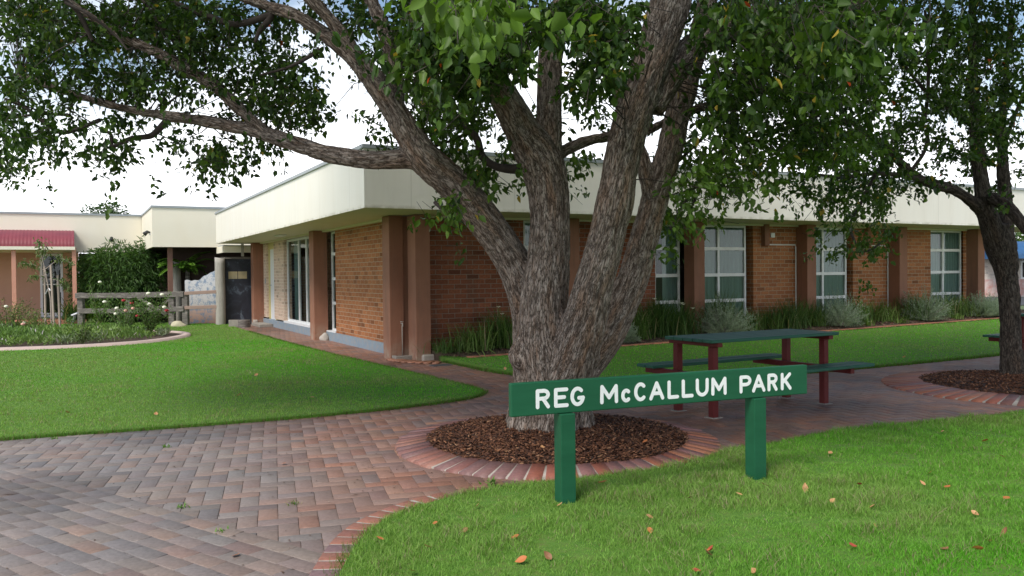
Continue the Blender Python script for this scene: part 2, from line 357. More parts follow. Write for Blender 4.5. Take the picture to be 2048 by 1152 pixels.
LAWN_L = np.vstack([chain([(-9.5, 4.6), (-6.6, 6.45), (-4.61, 7.41), (-3.05, 8.03), (-1.72, 8.67), (-.78, 9.33), (-.40, 9.85), (-.45, 10.35), (-1.01, 11.35), (-2.2, 13.3), (-3.66, 15.75), (-5.7, 19.4), (-7.95, 23.7), (-8.4, 24.9)]), np.array([(-9.5, 25.9), (-14.0, 26.6), (-18, 25.0), (-26, 21), (-30, 10), (-18, 2)])])
LAWN_M = np.vstack([chain([(-1.25, 13.95), (-.85, 13.2), (-.01, 11.85), (.7, 11.3), (1.6, 11.08), (3.2, 11.35), (4.93, 12.07), (8.1, 13.81), (13.5, 16.9), (20, 20.6)]), np.array([uvw(-1.2, 24)[:2], uvw(-1.2, 1.0)[:2]])])
LAWN_N = np.vstack([chain([(-.55, 2.2), (-.78, 3.2), (-.84, 4.0), (-.80, 4.65), (-.56, 5.12), (-.1, 5.52), (.61, 5.80), (1.25, 6.12), (1.75, 6.6), (2.23, 6.9), (3.04, 7.42), (5.02, 8.2), (8, 9.75), (14, 13.2), (20, 16.7)]), np.array([(26, 12), (24, -4), (2, -4), (.4, -1.5)])])
tag(slab('lawn_ground', LAWN_L, flat03, M_lawnbase, .6), kind='structure')
tag(slab('lawn_ground', LAWN_M, hmid, M_lawnbase, .3), kind='structure')
tag(slab('lawn_ground', LAWN_N, flat03, M_lawnbase, .5), kind='structure')

# --- pavers, one by one with their own tone, in one sheet
PAV_REG = [(-9.5, -2.5), (-9.5, 26), (-6, 26), (-1.9, 14.9), (-1.0, 14.2), (2, 12.2), (12, 17.5), (20, 22), (22, 18), (6, -2.5)]
def paver_colors(cx, cy):
    n = len(cx)
    pal = np.array([(.34, .155, .095), (.30, .135, .085), (.37, .19, .115), (.26, .14, .11), (.21, .15, .14), (.32, .20, .14), (.16, .13, .13)])
    greyp = np.array([(.27, .235, .225), (.23, .215, .22), (.31, .25, .22), (.20, .195, .21), (.34, .26, .21), (.26, .225, .2), (.29, .27, .26)])
    k = rng.integers(0, 7, n); red = pal[k]; gr = greyp[rng.integers(0, 7, n)]
    g = vnoise(np.stack([cx*.5+9, cy*.5+4, cx*0], -1))
    w = 1/(1+np.exp((cx+1.15+.22*(cy-6)+(g-.5)*2.6)*1.9)); w = np.where(cy > 10.5, w*.25, w)
    w = np.clip(w+rng.normal(0, .16, n), 0, 1)[:, None]
    c = red*(1-w)+gr*w
    c = c*.5*(1-.16*w)+(np.array((.325, .165, .115))*(1-w)+np.array((.25, .205, .178))*w)*.5
    c = c*rng.uniform(.88, 1.1, (n, 1))
    c = c*(1-.35*np.clip((vnoise(np.stack([cx*.9, cy*.9, cx*0+7], -1))-.62)*5, 0, 1))[:, None]
    return c
def paver_mesh(name, cx, cy, ang, L, Wd, z, cols, gap=.003, bev=.0032, parent=None, mat=M_paver, tilt=None):
    n = len(cx); ca, sa = np.cos(ang), np.sin(ang)
    lv = []
    for (hx, hy, hz) in ((L/2-gap/2, Wd/2-gap/2, -.02), (L/2-gap/2, Wd/2-gap/2, -bev*.7), (L/2-gap/2-bev, Wd/2-gap/2-bev, 0)):
        for (a, b_) in ((-1, -1), (1, -1), (1, 1), (-1, 1)): lv.append((hx*a, hy*b_, hz))
    lv = np.array(lv)
    jz = rng.normal(0, .0008, n); tx = rng.normal(0, .002, n); ty = rng.normal(0, .003, n)
    X = lv[:, 0][None]; Y_ = lv[:, 1][None]
    V = np.stack([cx[:, None]+X*ca[:, None]-Y_*sa[:, None], cy[:, None]+X*sa[:, None]+Y_*ca[:, None],
                  z+lv[:, 2][None]+jz[:, None]+X*tx[:, None]+Y_*ty[:, None]], -1).reshape(-1, 3)
    fl = np.array([(8, 9, 10, 11)]+[(4+i, 4+(i+1) % 4, 8+(i+1) % 4, 8+i) for i in range(4)]+[(i, (i+1) % 4, 4+(i+1) % 4, 4+i) for i in range(4)])
    Fc = (np.arange(n)[:, None, None]*12+fl[None]).reshape(-1, 4)
    return arr_mesh(name, V, Fc, mat, parent, np.repeat(cols, 12, 0))
bl0 = np.array([-4.07, 6.54]); bl1 = np.array([-1.25, 4.47]); bd = (bl1-bl0)/np.linalg.norm(bl1-bl0); bn = np.array([-bd[1], bd[0]])
def keep_paver(cx, cy, m=.12):
    k = inpoly(cx, cy, PAV_REG)
    for P in (LAWN_L, LAWN_M, LAWN_N): k &= ~(inpoly(cx, cy, P) & (edgedist(cx, cy, P) > m))
    for (x, y, r_) in ((.37, 7.13, 1.2), (6.4, 10.1, 1.5)): k &= np.hypot(cx-x, cy-y) > r_
    u = (cx-A0[0])*D1[0]+(cy-A0[1])*D1[1]; v = (cx-A0[0])*D2[0]+(cy-A0[1])*D2[1]
    return k & ~((u > -.1) & (v > .35)) & (cy < 25.5)
w = .1165; ha = RAD(16)
I, J = np.meshgrid(np.arange(-240, 320), np.arange(-160, 330)); I = I.ravel(); J = J.ravel(); kk = (I-J) % 4
H = kk == 0; Vv = kk == 3
lx = np.concatenate([(I[H]+1)*w, (I[Vv]+.5)*w]); ly = np.concatenate([(J[H]+.5)*w, (J[Vv]+1)*w]); an = np.concatenate([np.zeros(H.sum()), np.full(Vv.sum(), np.pi/2)])
cx = lx*math.cos(ha)-ly*math.sin(ha); cy = lx*math.sin(ha)+ly*math.cos(ha)
side = (cx-bl0[0])*bn[0]+(cy-bl0[1])*bn[1]
al = (cx-bl0[0])*bd[0]+(cy-bl0[1])*bd[1]
inband = (side < -.10) & (cx < -.2)
k = keep_paver(cx, cy) & ~inband & (cx > -9.4)
tag(paver_mesh('path', cx[k], cy[k], an[k]+ha, 2*w, w, .002, paver_colors(cx[k], cy[k])), kind='structure')
R_, C_ = np.meshgrid(np.arange(0, 70), np.arange(-30, 45)); R_ = R_.ravel(); C_ = C_.ravel()
a_ = C_*2*w+(R_ % 2)*w; b2 = -(R_+.5)*w
cx = bl0[0]+a_*bd[0]+b2*bn[0]; cy = bl0[1]+a_*bd[1]+b2*bn[1]
k = keep_paver(cx, cy) & (cx < -.1) & (cx > -9.4)
tag(paver_mesh('path', cx[k], cy[k], np.full(k.sum(), math.atan2(bd[1], bd[0])), 2*w, w, .0065, paver_colors(cx[k], cy[k])), kind='structure')

# --- soldier-course edging of the near lawn
ed = chain([(-.78, 3.2), (-.86, 4.0), (-.83, 4.68), (-.6, 5.16), (-.36, 5.38)], 14)
sl = np.concatenate([[0], np.cumsum(np.linalg.norm(np.diff(ed, axis=0), axis=1))]); ss = np.arange(.06, sl[-1], .122)
ex = np.interp(ss, sl, ed[:, 0]); ey = np.interp(ss, sl, ed[:, 1]); tx = np.gradient(ex); ty = np.gradient(ey); tl = np.hypot(tx, ty); tx /= tl; ty /= tl
g0 = empty('lawn_edging', (0, 0, 0)); tag(g0, 'curved course of red edging bricks with pale mortar along the near lawn', 'edging')
cxe = ex-ty*.02; cye = ey+tx*.02
cc = np.array([(.30, .125, .09), (.36, .15, .1), (.22, .13, .13), (.27, .12, .1)])[rng.integers(0, 4, len(ss))]*rng.uniform(.85, 1.15, (len(ss), 1))
paver_mesh('edging_brick', cxe, cye, np.arctan2(tx, -ty), .23, .108, .012, cc, gap=.004, parent=g0)
mb = []; n = len(ss)
Li = np.column_stack([ex-ty*.13, ey+tx*.13, np.full(n, .0075)]); Ri = np.column_stack([ex+ty*.1, ey-tx*.1, np.full(n, .0075)])
i = np.arange(n-1); arr_mesh('mortar', np.vstack([Li, Ri]), np.stack([i, n+i, n+i+1, i+1], -1)[:, ::-1], M_mortar, g0)

# --- brick rings round the two trees, mulch inside
def ring(cx0, cy0, ri, ro, label, zi=.055, zo=.012, nb=None):
    root = empty('brick_ring', (cx0, cy0, 0)); tag(root, label, 'brick edging', 'brick rings round the park trees')
    nb = nb or int(2*math.pi*(ri+.12)/.117); V = []; C = []; Fc = []
    fl = [(0, 1, 2, 3), (4, 5, 1, 0), (5, 6, 2, 1), (6, 7, 3, 2), (7, 4, 0, 3)]
    for q in range(nb):
        a = 2*math.pi*q/nb + rng.normal(0, .004); h = .054; jo = rng.normal(0, .004)
        ca, sa = math.cos(a), math.sin(a)
        def P(r, t_, z): return (r*ca-t_*sa, r*sa+t_*ca, z)
        zz = rng.normal(0, .0015); b_ = len(V); m = .005
        V += [P(ri+jo+m, -h+m, zi+.006+zz), P(ro+jo+.006, -h*1.10+m, zo+.006+zz), P(ro+jo+.006, h*1.10-m, zo+.006+zz), P(ri+jo+m, h-m, zi+.006+zz),
              P(ri+jo, -h, zi-.012), P(ro+jo+.011, -h*1.12, zo-.03), P(ro+jo+.011, h*1.12, zo-.03), P(ri+jo, h, zi-.012)]
        Fc += [tuple(b_+x for x in f) for f in fl]
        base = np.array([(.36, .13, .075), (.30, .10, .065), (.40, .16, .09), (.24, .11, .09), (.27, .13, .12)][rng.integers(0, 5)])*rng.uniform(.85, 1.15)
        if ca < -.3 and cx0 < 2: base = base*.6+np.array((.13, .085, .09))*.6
        C += [base]*8
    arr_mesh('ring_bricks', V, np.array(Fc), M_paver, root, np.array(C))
    a = np.linspace(0, 2*np.pi, 129)[:-1]; n = 128; i = np.arange(n); j = (i+1) % n
    rr = [(ro+.004, -.03), (ro-.004, zo+.001), (ri+.004, zi+.001), (ri-.004, zi-.04)]
    V = np.vstack([np.column_stack([r_*np.cos(a), r_*np.sin(a), np.full(n, z)]) for r_, z in rr])
    arr_mesh('mortar', V, np.vstack([np.stack([q*n+i, q*n+j, (q+1)*n+j, (q+1)*n+i], -1) for q in range(3)]), M_mortar, root)
    return root
ring(.37, 7.13, 1.10, 1.37, 'brick ring with pale mortar wedges around the big forked tree behind the sign')
ring(6.4, 10.1, 1.27, 1.72, 'brick ring around the smaller tree at the right edge, beyond the picnic table')
def mulch(cx0, cy0, r0, n, label, mound=.05):
    a = np.linspace(0, 2*np.pi, 65)[:-1]; V = [(cx0, cy0, .05+mound)]; Fc = []
    rs = np.linspace(.15, 1, 9)
    for r_ in rs:
        for t_ in a:
            rr = r_*r0; V.append((cx0+rr*math.cos(t_), cy0+rr*math.sin(t_), .035+mound*(1-r_*r_)+.02*float(vnoise(np.array([rr*math.cos(t_)*6, rr*math.sin(t_)*6, cx0])))))
    tri = np.array([(0, 1+i, 1+(i+1) % 64) for i in range(64)])
    quad = np.array([(1+q*64+i, 1+(q+1)*64+i, 1+(q+1)*64+(i+1) % 64, 1+q*64+(i+1) % 64) for q in range(8) for i in range(64)])
    V = np.array(V)
    R2 = np.sqrt(rng.random(n))*(r0+.01); T2 = rng.random(n)*2*np.pi
    P = np.column_stack([cx0+R2*np.cos(T2), cy0+R2*np.sin(T2), .048+mound*(1-(R2/r0)**2)+rng.uniform(0, .022, n)])
    az = rng.random(n)*2*np.pi; el = rng.normal(0, .35, n)
    ax = np.column_stack([np.cos(az)*np.cos(el), np.sin(az)*np.cos(el), np.sin(el)])
    up = norm(np.column_stack([rng.normal(0, .45, n), rng.normal(0, .45, n), np.ones(n)])); sd_ = norm(np.cross(up, ax)); up = np.cross(ax, sd_)
    L = rng.uniform(.012, .04, n)[:, None]; Wd = rng.uniform(.004, .011, n)[:, None]; Tt = .003
    q = np.stack([P-ax*L*.5-sd_*Wd, P+ax*L*.5-sd_*Wd*.6, P+ax*L*.5+sd_*Wd*.6, P-ax*L*.5+sd_*Wd, P-ax*L*.4-up*Tt*2, P+ax*L*.4-up*Tt*2], 1).reshape(-1, 3)
    b_ = len(V)+np.arange(n)[:, None]*6
    q1 = b_+np.array([0, 1, 2, 3]); q2 = b_+np.array([0, 4, 5, 1]); q3 = b_+np.array([3, 2, 5, 4])
    pal = np.array([(.065, .027, .015), (.11, .046, .024), (.16, .068, .034), (.22, .10, .05), (.04, .022, .015), (.30, .165, .09)])
    c = pal[rng.choice(6, n, p=[.28, .27, .2, .1, .1, .05])]*rng.uniform(.7, 1.3, (n, 1))
    cols = np.vstack([np.tile((.035, .018, .012), (len(V), 1)), np.repeat(c, 6, 0)])
    o = arr_mesh('bark_mulch', np.vstack([V, q]), [tri, np.vstack([quad, q1, q2, q3])], M_chip, None, cols)
    return tag(o, label, 'mulch', kind='stuff')
mulch(.37, 7.13, 1.11, 15000, 'dark brown bark mulch inside the brick ring of the big tree')
mulch(6.4, 10.1, 1.28, 9000, 'dark bark mulch inside the brick ring at the right edge')

# ------------------------------------------------------------------ grass
def grass(name, poly, dens, hgt, wid, label, hf, reg, seed, shag=1.0, patch=1.0):
    r = np.random.default_rng(seed); x0, x1, y0, y1 = reg
    n = int((x1-x0)*(y1-y0)*dens); x = r.uniform(x0, x1, n); y = r.uniform(y0, y1, n)
    d = np.hypot(x, y)
    k = inpoly(x, y, poly) & ((r.random(n) < np.clip((6.5/d)**1.4, .04, 1))) & (np.abs(x) < y*.66+1.2)
    x = x[k]; y = y[k]; d = d[k]; n = len(x)
    e = edgedist(x, y, poly); g = vnoise(np.column_stack([x*1.3, y*1.3, x*0+seed])); g2 = vnoise(np.column_stack([x*6, y*6, x*0+seed+3])); g3 = vnoise(np.column_stack([x*.35, y*.35, x*0+seed+5]))
    h = hgt*r.uniform(.45, 1.25, n)*(1+1.3*(g2-.5)*shag)*(1+.5*(g-.5)*shag); wd = wid*r.uniform(.7, 1.3, n)*np.clip(d/6.5, 1, 4)
    az = r.random(n)*2*np.pi; ln = np.abs(r.normal(.5, .45, n))*h*(.7+shag*.4)
    dx = np.cos(az); dy = np.sin(az); px = -dy; py = dx; fz = r.random(n)*2*np.pi; px = np.cos(fz); py = np.sin(fz)
    z = hf(x, y)-.004
    B0 = np.column_stack([x-px*wd/2, y-py*wd/2, z]); B1 = np.column_stack([x+px*wd/2, y+py*wd/2, z])
    M0 = np.column_stack([x+dx*ln*.35-px*wd*.42, y+dy*ln*.35-py*wd*.42, z+h*.6]); M1 = np.column_stack([x+dx*ln*.35+px*wd*.42, y+dy*ln*.35+py*wd*.42, z+h*.6])
    T_ = np.column_stack([x+dx*ln, y+dy*ln, z+h*.95])
    V = np.stack([B0, B1, M1, M0, T_], 1).reshape(-1, 3); b_ = np.arange(n)[:, None]*5
    c1 = np.array((.085, .335, .012)); c2 = np.array((.145, .43, .025)); c3 = np.array((.30, .34, .12)); c4 = np.array((.33, .29, .17))
    w_ = r.random((n, 1)); c = c1*(1-w_)+c2*w_
    yl = np.clip((g3-.45)*2.2, 0, .7)*patch + .55*np.clip((g-.5)*2, 0, 1)*patch
    yl = np.clip(yl, 0, .75)[:, None]*.7; c = c*(1-yl)+c3*yl
    dry = (r.random(n) < .04+.20*np.clip((g2-.5)*3, 0, 1)*patch*(.3+g))[:, None]; c = np.where(dry, c4*r.uniform(.7, 1.2, (n, 1)), c)
    c = c*r.uniform(.75, 1.2, (n, 1))
    o = arr_mesh(name, V, [b_+np.array([0, 1, 2, 3]), b_+np.array([3, 2, 4])], M_grass, None, np.repeat(c, 5, 0))
    return tag(o, label, 'grass', kind='stuff')
grass('grass', LAWN_N, 10500, .035, .0032, 'bright green lawn in the right foreground around the sign posts', flat03, (-1.1, 12, 2.6, 16), 1, 1.2)
grass('grass', LAWN_L, 5200, .026, .0034, 'smooth mown green lawn on the left in front of the rose bed', flat03, (-17, 0, 6, 26.5), 2, .5, 1.3)
grass('grass', LAWN_M, 3400, .024, .0034, 'mown green lawn behind the picnic table, before the planted bed', hmid, (-2, 16, 10.8, 24), 3, .5, .9)
# ragged soil lip and taller tufts where the lawns meet the paving
def lip(poly, idx, seed):
    r = np.random.default_rng(seed); P = np.asarray(poly)[idx[0]:idx[1]]; sl = np.concatenate([[0], np.cumsum(np.linalg.norm(np.diff(P, axis=0), axis=1))])
    return P, sl
for (poly, i0, i1, hf, sdn, lab) in ((LAWN_L, 6, 70, flat03, 11, 'longer grass fringe along the paving edge of the left lawn'), (LAWN_N, 4, 76, flat03, 12, 'ragged grass fringe along the paving edge of the near lawn'), (LAWN_M, 2, 52, hmid, 13, 'grass fringe along the paving edge of the middle lawn')):
    P = np.asarray(poly)[i0:i1]; sl = np.concatenate([[0], np.cumsum(np.linalg.norm(np.diff(P, axis=0), axis=1))])
    r = np.random.default_rng(sdn); n = int(sl[-1]*750); s_ = r.random(n)*sl[-1]
    x = np.interp(s_, sl, P[:, 0]); y = np.interp(s_, sl, P[:, 1]); j = r.normal(0, .028, (n, 2))*(.4+1.2*vnoise(np.column_stack([s_*3, s_*0, s_*0+sdn])))[:, None]; x += j[:, 0]; y += j[:, 1]
    h = r.uniform(.015, .045, n); az = r.random(n)*6.283; wd = .0035*np.clip(np.hypot(x, y)/6.5, 1, 3); ln = h*r.uniform(.2, 1.1, n)
    z = np.full(n, .002); dx, dy = np.cos(az), np.sin(az); fz = r.random(n)*6.283; qx, qy = np.cos(fz)*wd/2, np.sin(fz)*wd/2
    V = np.stack([np.column_stack([x-qx, y-qy, z]), np.column_stack([x+qx, y+qy, z]), np.column_stack([x+dx*ln, y+dy*ln, z+h+.015])], 1).reshape(-1, 3)
    c = np.array((.09, .22, .025))*r.uniform(.6, 1.3, (n, 1)); dr = r.random(n) < .25; c[dr] = np.array((.16, .12, .06))*r.uniform(.5, 1.2, (dr.sum(), 1))
    tag(arr_mesh('grass', V, np.arange(3*n).reshape(n, 3), M_grass, None, np.repeat(c, 3, 0)), lab, 'grass', kind='stuff')

# ------------------------------------------------------------------ the office building (local axes: x along the long front, y along the left side)
OB = empty('office_building', A0, YAW); tag(OB, 'long low red brick office building with cream fascia and terracotta pillars', 'building')
ZS = 2.48
def side_boxes(name, lst, mat, parent=OB, bevel=0.0):
    m = MB()
    for b_ in lst: m.box(*b_)
    return m.build(name, mat, parent, bevel)
# brick walls: side facade plane x=.30, front facade plane y=-.10
side_boxes('brick_wall', [(.30, .52, .36, 4.36, .20, ZS)], M_brick)
side_boxes('painted_brick_wall', [(.30, .52, 9.40, 10.66, .24, ZS), (.30, .52, 11.68, 12.14, .24, ZS)], M_brick_pale)
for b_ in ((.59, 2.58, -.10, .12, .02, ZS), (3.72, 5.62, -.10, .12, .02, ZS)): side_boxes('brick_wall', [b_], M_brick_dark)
for b_ in ((8.28, 9.58, -.10, .12, .02, ZS), (11.42, 12.66, -.10, .12, .02, ZS), (12.94, 14.25, -.10, .12, .02, ZS)): side_boxes('brick_wall', [b_], M_brick)
side_boxes('plinth', [(.27, .50, .34, 5.06, -.1, .198), (.27, .50, 5.46, 12.15, -.1, .198)], M_blue)
side_boxes('rear_wall', [(.6, 16.2, 12.3, 12.5, -.1, ZS), (16.0, 16.2, .2, 12.3, -.1, ZS)], M_brick)
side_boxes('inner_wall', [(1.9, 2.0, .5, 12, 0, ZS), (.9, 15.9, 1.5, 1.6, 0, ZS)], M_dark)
# pillars
for (x0, x1, y0, y1) in ((0, .26, 0, .36), (.31, .58, -.43, -.06), (0, .32, 5.07, 5.45), (0, .30, 12.13, 12.5)) + tuple((v_, v_+.28, -.43, -.11) for v_ in (3.32, 6.35, 9.56, 12.64, 15.66)):
    MB().box(x0, x1, y0, y1, -.1, ZS).build('pillar', M_render, OB, .006)
MB().box(.24, .36, .02, .3, -.1, ZS).build('pillar_infill', M_render, OB)
# soffit, fascia, flashing, roof
VE = 18.2; UE = 12.83; UF = -1.60; VF = -.946
side_boxes('soffit', [(VF+.03, VE-.03, UF+.03, UE-.03, ZS+.005, ZS+.05)], M_soffit)
side_boxes('soffit_trim', [(.20, .30, .37, 5.05, ZS-.035, ZS+.004), (.20, .30, 5.47, 12.1, ZS-.035, ZS+.004), (.59, 15.6, -.18, -.09, ZS-.035, ZS+.004)], M_soffit)
fz0, fz1 = ZS-.012, 3.35
f = MB(); f.box(VF, VF+.04, UF, UE, fz0, fz1); f.box(VF+.04, VE, UF, UF+.04, fz0, fz1); f.box(VE-.04, VE, UF+.04, UE, fz0, fz1); f.box(VF+.04, VE-.04, UE-.04, UE, fz0, fz1)
f.build('fascia', M_cream, OB)
m = MB(); m.box(VF-.03, VF+.09, UF-.03, UE+.03, fz1, fz1+.065); m.box(VF+.09, VE+.03, UF-.03, UF+.09, fz1, fz1+.065); m.box(VE-.09, VE+.03, UF+.09, UE+.03, fz1, fz1+.065)
m.build('roof_flashing', M_flash, OB, .006)
MB().box(VF+.1, VE-.1, UF+.1, UE-.05, fz1-.12, fz1-.04).build('roof', M_flash, OB)
def curtain(parent, x0, x1, z0, z1, y, axis='x', amp=.012, mat=M_curtain):
    n = int((x1-x0)/.012)+2; t_ = np.linspace(x0, x1, n); w_ = y+amp*np.sin(t_*55+np.sin(t_*9)*1.5)
    A = np.column_stack([t_, w_, np.full(n, z0)]); B_ = np.column_stack([t_, w_, np.full(n, z1)])
    V = np.vstack([A, B_]);
    if axis == 'y': V = V[:, [1, 0, 2]]
    i = np.arange(n-1)
    return arr_mesh('curtain', V, np.stack([i, i+1, n+i+1, n+i], -1), mat, parent, smooth=True)
def window(x0, x1, zb, zt, mull, trans, y, axis='x', cur=True, fw=.045):
    """frame in the plane y (axis x) or x (axis y)"""
    m = MB(); d0, d1_ = y-.02, y+.03
    def bx(a, b_, z0, z1, e=0.0):
        if axis == 'x': m.box(a, b_, d0-e, d1_, z0, z1)
        else: m.box(d0-e, d1_, a, b_, z0, z1)
    bx(x0, x0+fw, zb, zt); bx(x1-fw, x1, zb, zt); bx(x0+fw, x1-fw, zt-fw, zt); bx(x0+fw, x1-fw, zb, zb+fw)
    for q in mull: bx(q-fw*.6, q+fw*.6, zb+fw, zt-fw, .003)
    for q in trans: bx(x0+fw, x1-fw, q-fw*.75, q+fw*.75, .006)
    w_ = m.build('window', M_frame, OB)
    a_, b_, c_, d_ = x0+.02, x1-.02, zb+.02, zt-.02
    if axis == 'x': sheet('pane', [(a_, y+.006, c_), (b_, y+.006, c_), (b_, y+.006, d_), (a_, y+.006, d_)], M_glass, w_)
    else: sheet('pane', [(y+.006, b_, c_), (y+.006, a_, c_), (y+.006, a_, d_), (y+.006, b_, d_)], M_glass, w_)
    if cur:
        xs = x0+(x1-x0)*(0 if cur is True else cur[0]); xe = x0+(x1-x0)*(1 if cur is True else cur[1])
        curtain(w_, xs+.03, xe-.03, zb+.03, zt-.05, y+.055, axis)
    return w_
TR = (.84, 1.39, 1.95)
window(6.64, 8.16, .14, ZS-.03, (7.38,), TR, .02)
window(9.85, 11.32, .14, ZS-.03, (10.53,), TR, .02)
window(14.30, 15.62, .14, ZS-.03, (14.88,), TR, .02)
window(2.62, 3.30, .14, ZS-.03, (), TR, .02, cur=(.0, .7))
window(5.66, 6.33, .14, ZS-.03, (), TR, .02, cur=(.35, 1))
MB().box(3.605, 3.68, -.09, .0, .1, ZS-.04).build('window_jamb', M_frame, OB)
window(4.42, 5.02, .22, ZS-.03, (4.56,), TR, .42, 'y', cur=False)
window(6.62, 9.36, .24, ZS-.03, (7.25, 8.05), (), .40, 'y', cur=(.55, .8), fw=.06)
for b_ in ((.275, .5, 4.36, 5.06, .198, .222), (.275, .52, 6.6, 9.4, .198, .242)): side_boxes('window_sill', [b_], M_white)
side_boxes('window_reveal', [(.30, .52, 5.45, 6.6, .2, ZS)], M_brick_pale)
# door in the side facade
dr = MB().box(.40, .44, 10.78, 11.62, .2, 2.26).build('door', M_white, OB)
MB().tube([(.40, 11.50, 1.2), (.35, 11.50, 1.2), (.345, 11.38, 1.2)], .012, 8).build('handle', M_flash, dr)
side_boxes('door_frame', [(.36, .46, 11.62, 11.68, .2, ZS), (.36, .46, 10.70, 10.78, .2, ZS), (.38, .46, 10.78, 11.62, 2.26, ZS)], M_yellow, OB)
MB().box(-.12, .26, 10.7, 11.9, .0, .09).build('door_step', M_concrete, OB, .008)
MB().box(.285, .299, 11.82, 11.9, 1.25, 1.4).build('doorbell', M_flash, OB)
# downpipe stubs, conduits, tap, footing
for x in (8.51, 11.78):
    MB().box(x, x+.14, -.22, -.102, 2.02, ZS).build('downpipe', M_render, OB, .006)
for x, e in ((8.70, 9.545), (11.95, 12.625)):
    m = MB(); m.tube([(x, -.125, 2.04), (e-.04, -.125, 2.04), (e-.015, -.125, 2.0), (e-.015, -.125, .1)], .013, 8); m.build('conduit', M_frame, OB)
m = MB(); m.box(8.78, 8.90, -.13, -.101, 2.2, 2.3); m.build('junction_box', M_frame, OB, .004)
m = MB(); m.tube([(.20, -.0, .62), (.20, -.07, .62), (.20, -.09, .57)], .012, 8).tube([(.17, -.05, .65), (.23, -.05, .65)], .008, 6).tube([(.215, -.012, .05), (.215, -.012, .6)], .009, 6)
m.build('tap', M_stone, OB, smooth=True)
m = MB(); m.box(.02, .42, -.22, -.14, -.02, .075); m.box(.02, .08, -.14, -.01, -.02, .075); m.build('drain_kerb', M_concrete, OB, .008)
for b_ in ((.40, .62, -.50, -.42, -.05, .10), (-.02, .1, 12.05, 12.2, -.05, .16)): MB().box(*b_).build('footing', M_stone, OB, .02)
# small vent and soffit light
m = MB(); m.box(-.35, -.15, 7.0, 7.5, ZS-.03, ZS+.004); m.build('soffit_light', M_frame, OB, .01)

# painted pale stone at the foot of the middle pillar
def rock(name, loc, sx_, sy_, sz_, mat, label, cat='rock', seed=0, parent=None):
    bm = bmesh.new(); bmesh.ops.create_icosphere(bm, subdivisions=3, radius=1)
    for v in bm.verts:
        n_ = float(vnoise(np.array(v.co[:])*1.6+seed*7+20)); k_ = .75+.5*n_
        v.co = Vector((v.co.x*sx_*k_, v.co.y*sy_*k_, max(v.co.z, -.5)*sz_*k_))
    me = bpy.data.meshes.new(name); bm.to_mesh(me); bm.free(); o = link(name, me, mat, parent, True); o.location = loc
    if label: tag(o, label, cat)
    return o
p = uvw(4.93, .2); rock('rock', (p[0], p[1], .05), .11, .10, .13, M_stone, 'pale painted rock at the foot of the middle pillar of the side wall', seed=1)

# ------------------------------------------------------------------ buildings at the back left
BB = empty('rear_building', A0, YAW); tag(BB, 'cream flat roofed block behind the timber fence, joined to the brick building', 'building')
U0 = 13.95; V0 = Vat(306, U0); zb2, zt2 = 2.40, 3.60
m = MB(); m.box(V0, 6, U0, U0+.05, zb2, zt2); m.box(V0, V0+.05, U0+.05, U0+4.1, zb2, zt2); m.build('fascia', M_cream2, BB)
m = MB(); m.box(V0-.03, 6, U0-.03, U0+.1, zt2, zt2+.07); m.box(V0-.03, V0+.1, U0+.1, U0+4.1, zt2, zt2+.07); m.build('roof_flashing', M_flash, BB)
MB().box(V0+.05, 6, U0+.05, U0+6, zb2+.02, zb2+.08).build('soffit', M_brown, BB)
MB().box(V0+.1, 6, U0+.1, U0+6, zt2-.1, zt2-.03).build('roof', M_flash, BB)
m = MB(); m.box(Vat(345, U0+1.1), 1, U0+1.1, U0+1.3, -.1, zb2+.02); m.box(Vat(210, U0+4.2), 6, U0+4.2, U0+4.4, -.1, zb2+.02); m.build('wall', M_brown, BB)
x = Vat(336, U0+.25); MB().box(x, x+.14, U0+.2, U0+.36, -.1, zb2+.02).build('post', pmat('brown_post', (.16, .08, .055), (.2, .1, .07)), BB)
# low canopy beside the end pillar
x1 = Vat(502, 12.75); x0 = Vat(447, 12.75)
m = MB(); m.box(x0, x1, 12.75, 12.79, 2.20, 2.40); m.box(x0, x0+.04, 12.79, 14.1, 2.20, 2.40); m.build('canopy', M_cream2, BB)
MB().box(x0+.02, x1+.3, 12.8, 14.1, 2.40, 2.43).build('canopy_roof', M_flash, BB)
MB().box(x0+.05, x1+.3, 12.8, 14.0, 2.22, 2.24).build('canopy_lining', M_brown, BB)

LB = empty('veranda_building', A0, YAW); tag(LB, 'cream building with curved maroon veranda roof at the far left', 'building')
UL = 18.1; vr = V0+.02
m = MB(); m.box(-17, vr, UL, UL+.05, 2.33, 3.60); m.build('fascia', M_cream2, LB)
MB().box(-17, vr+.2, UL-.03, UL+.1, 3.60, 3.67).build('roof_flashing', M_flash, LB)
MB().box(-17, vr, UL+.05, UL+6, 3.5, 3.58).build('roof', M_flash, LB)
va = Vat(150, 16.3); vd0, vd1 = Vat(80, UL), Vat(126, UL); vw = Vat(158, UL)
m = MB(); m.box(-17, vd0, UL+.02, UL+.2, 0, 2.33); m.box(vd0, vd1, UL+.02, UL+.2, 2.3, 2.33); m.build('wall', M_pink, LB)
m = MB()
for q in range(16): z = .15+q*.14; m.f += []; m.box(vd1, vw, UL+.0+.012*(q % 1), UL+.16, z, z+.13)
m.box(vd1, vw, UL+.025, UL+.17, .1, 2.33)
m.build('weatherboards', M_weather, LB)
MB().box(vw+.01, vr, UL+.9, UL+1.1, 0, 2.33).build('recess_wall', M_brown, LB)
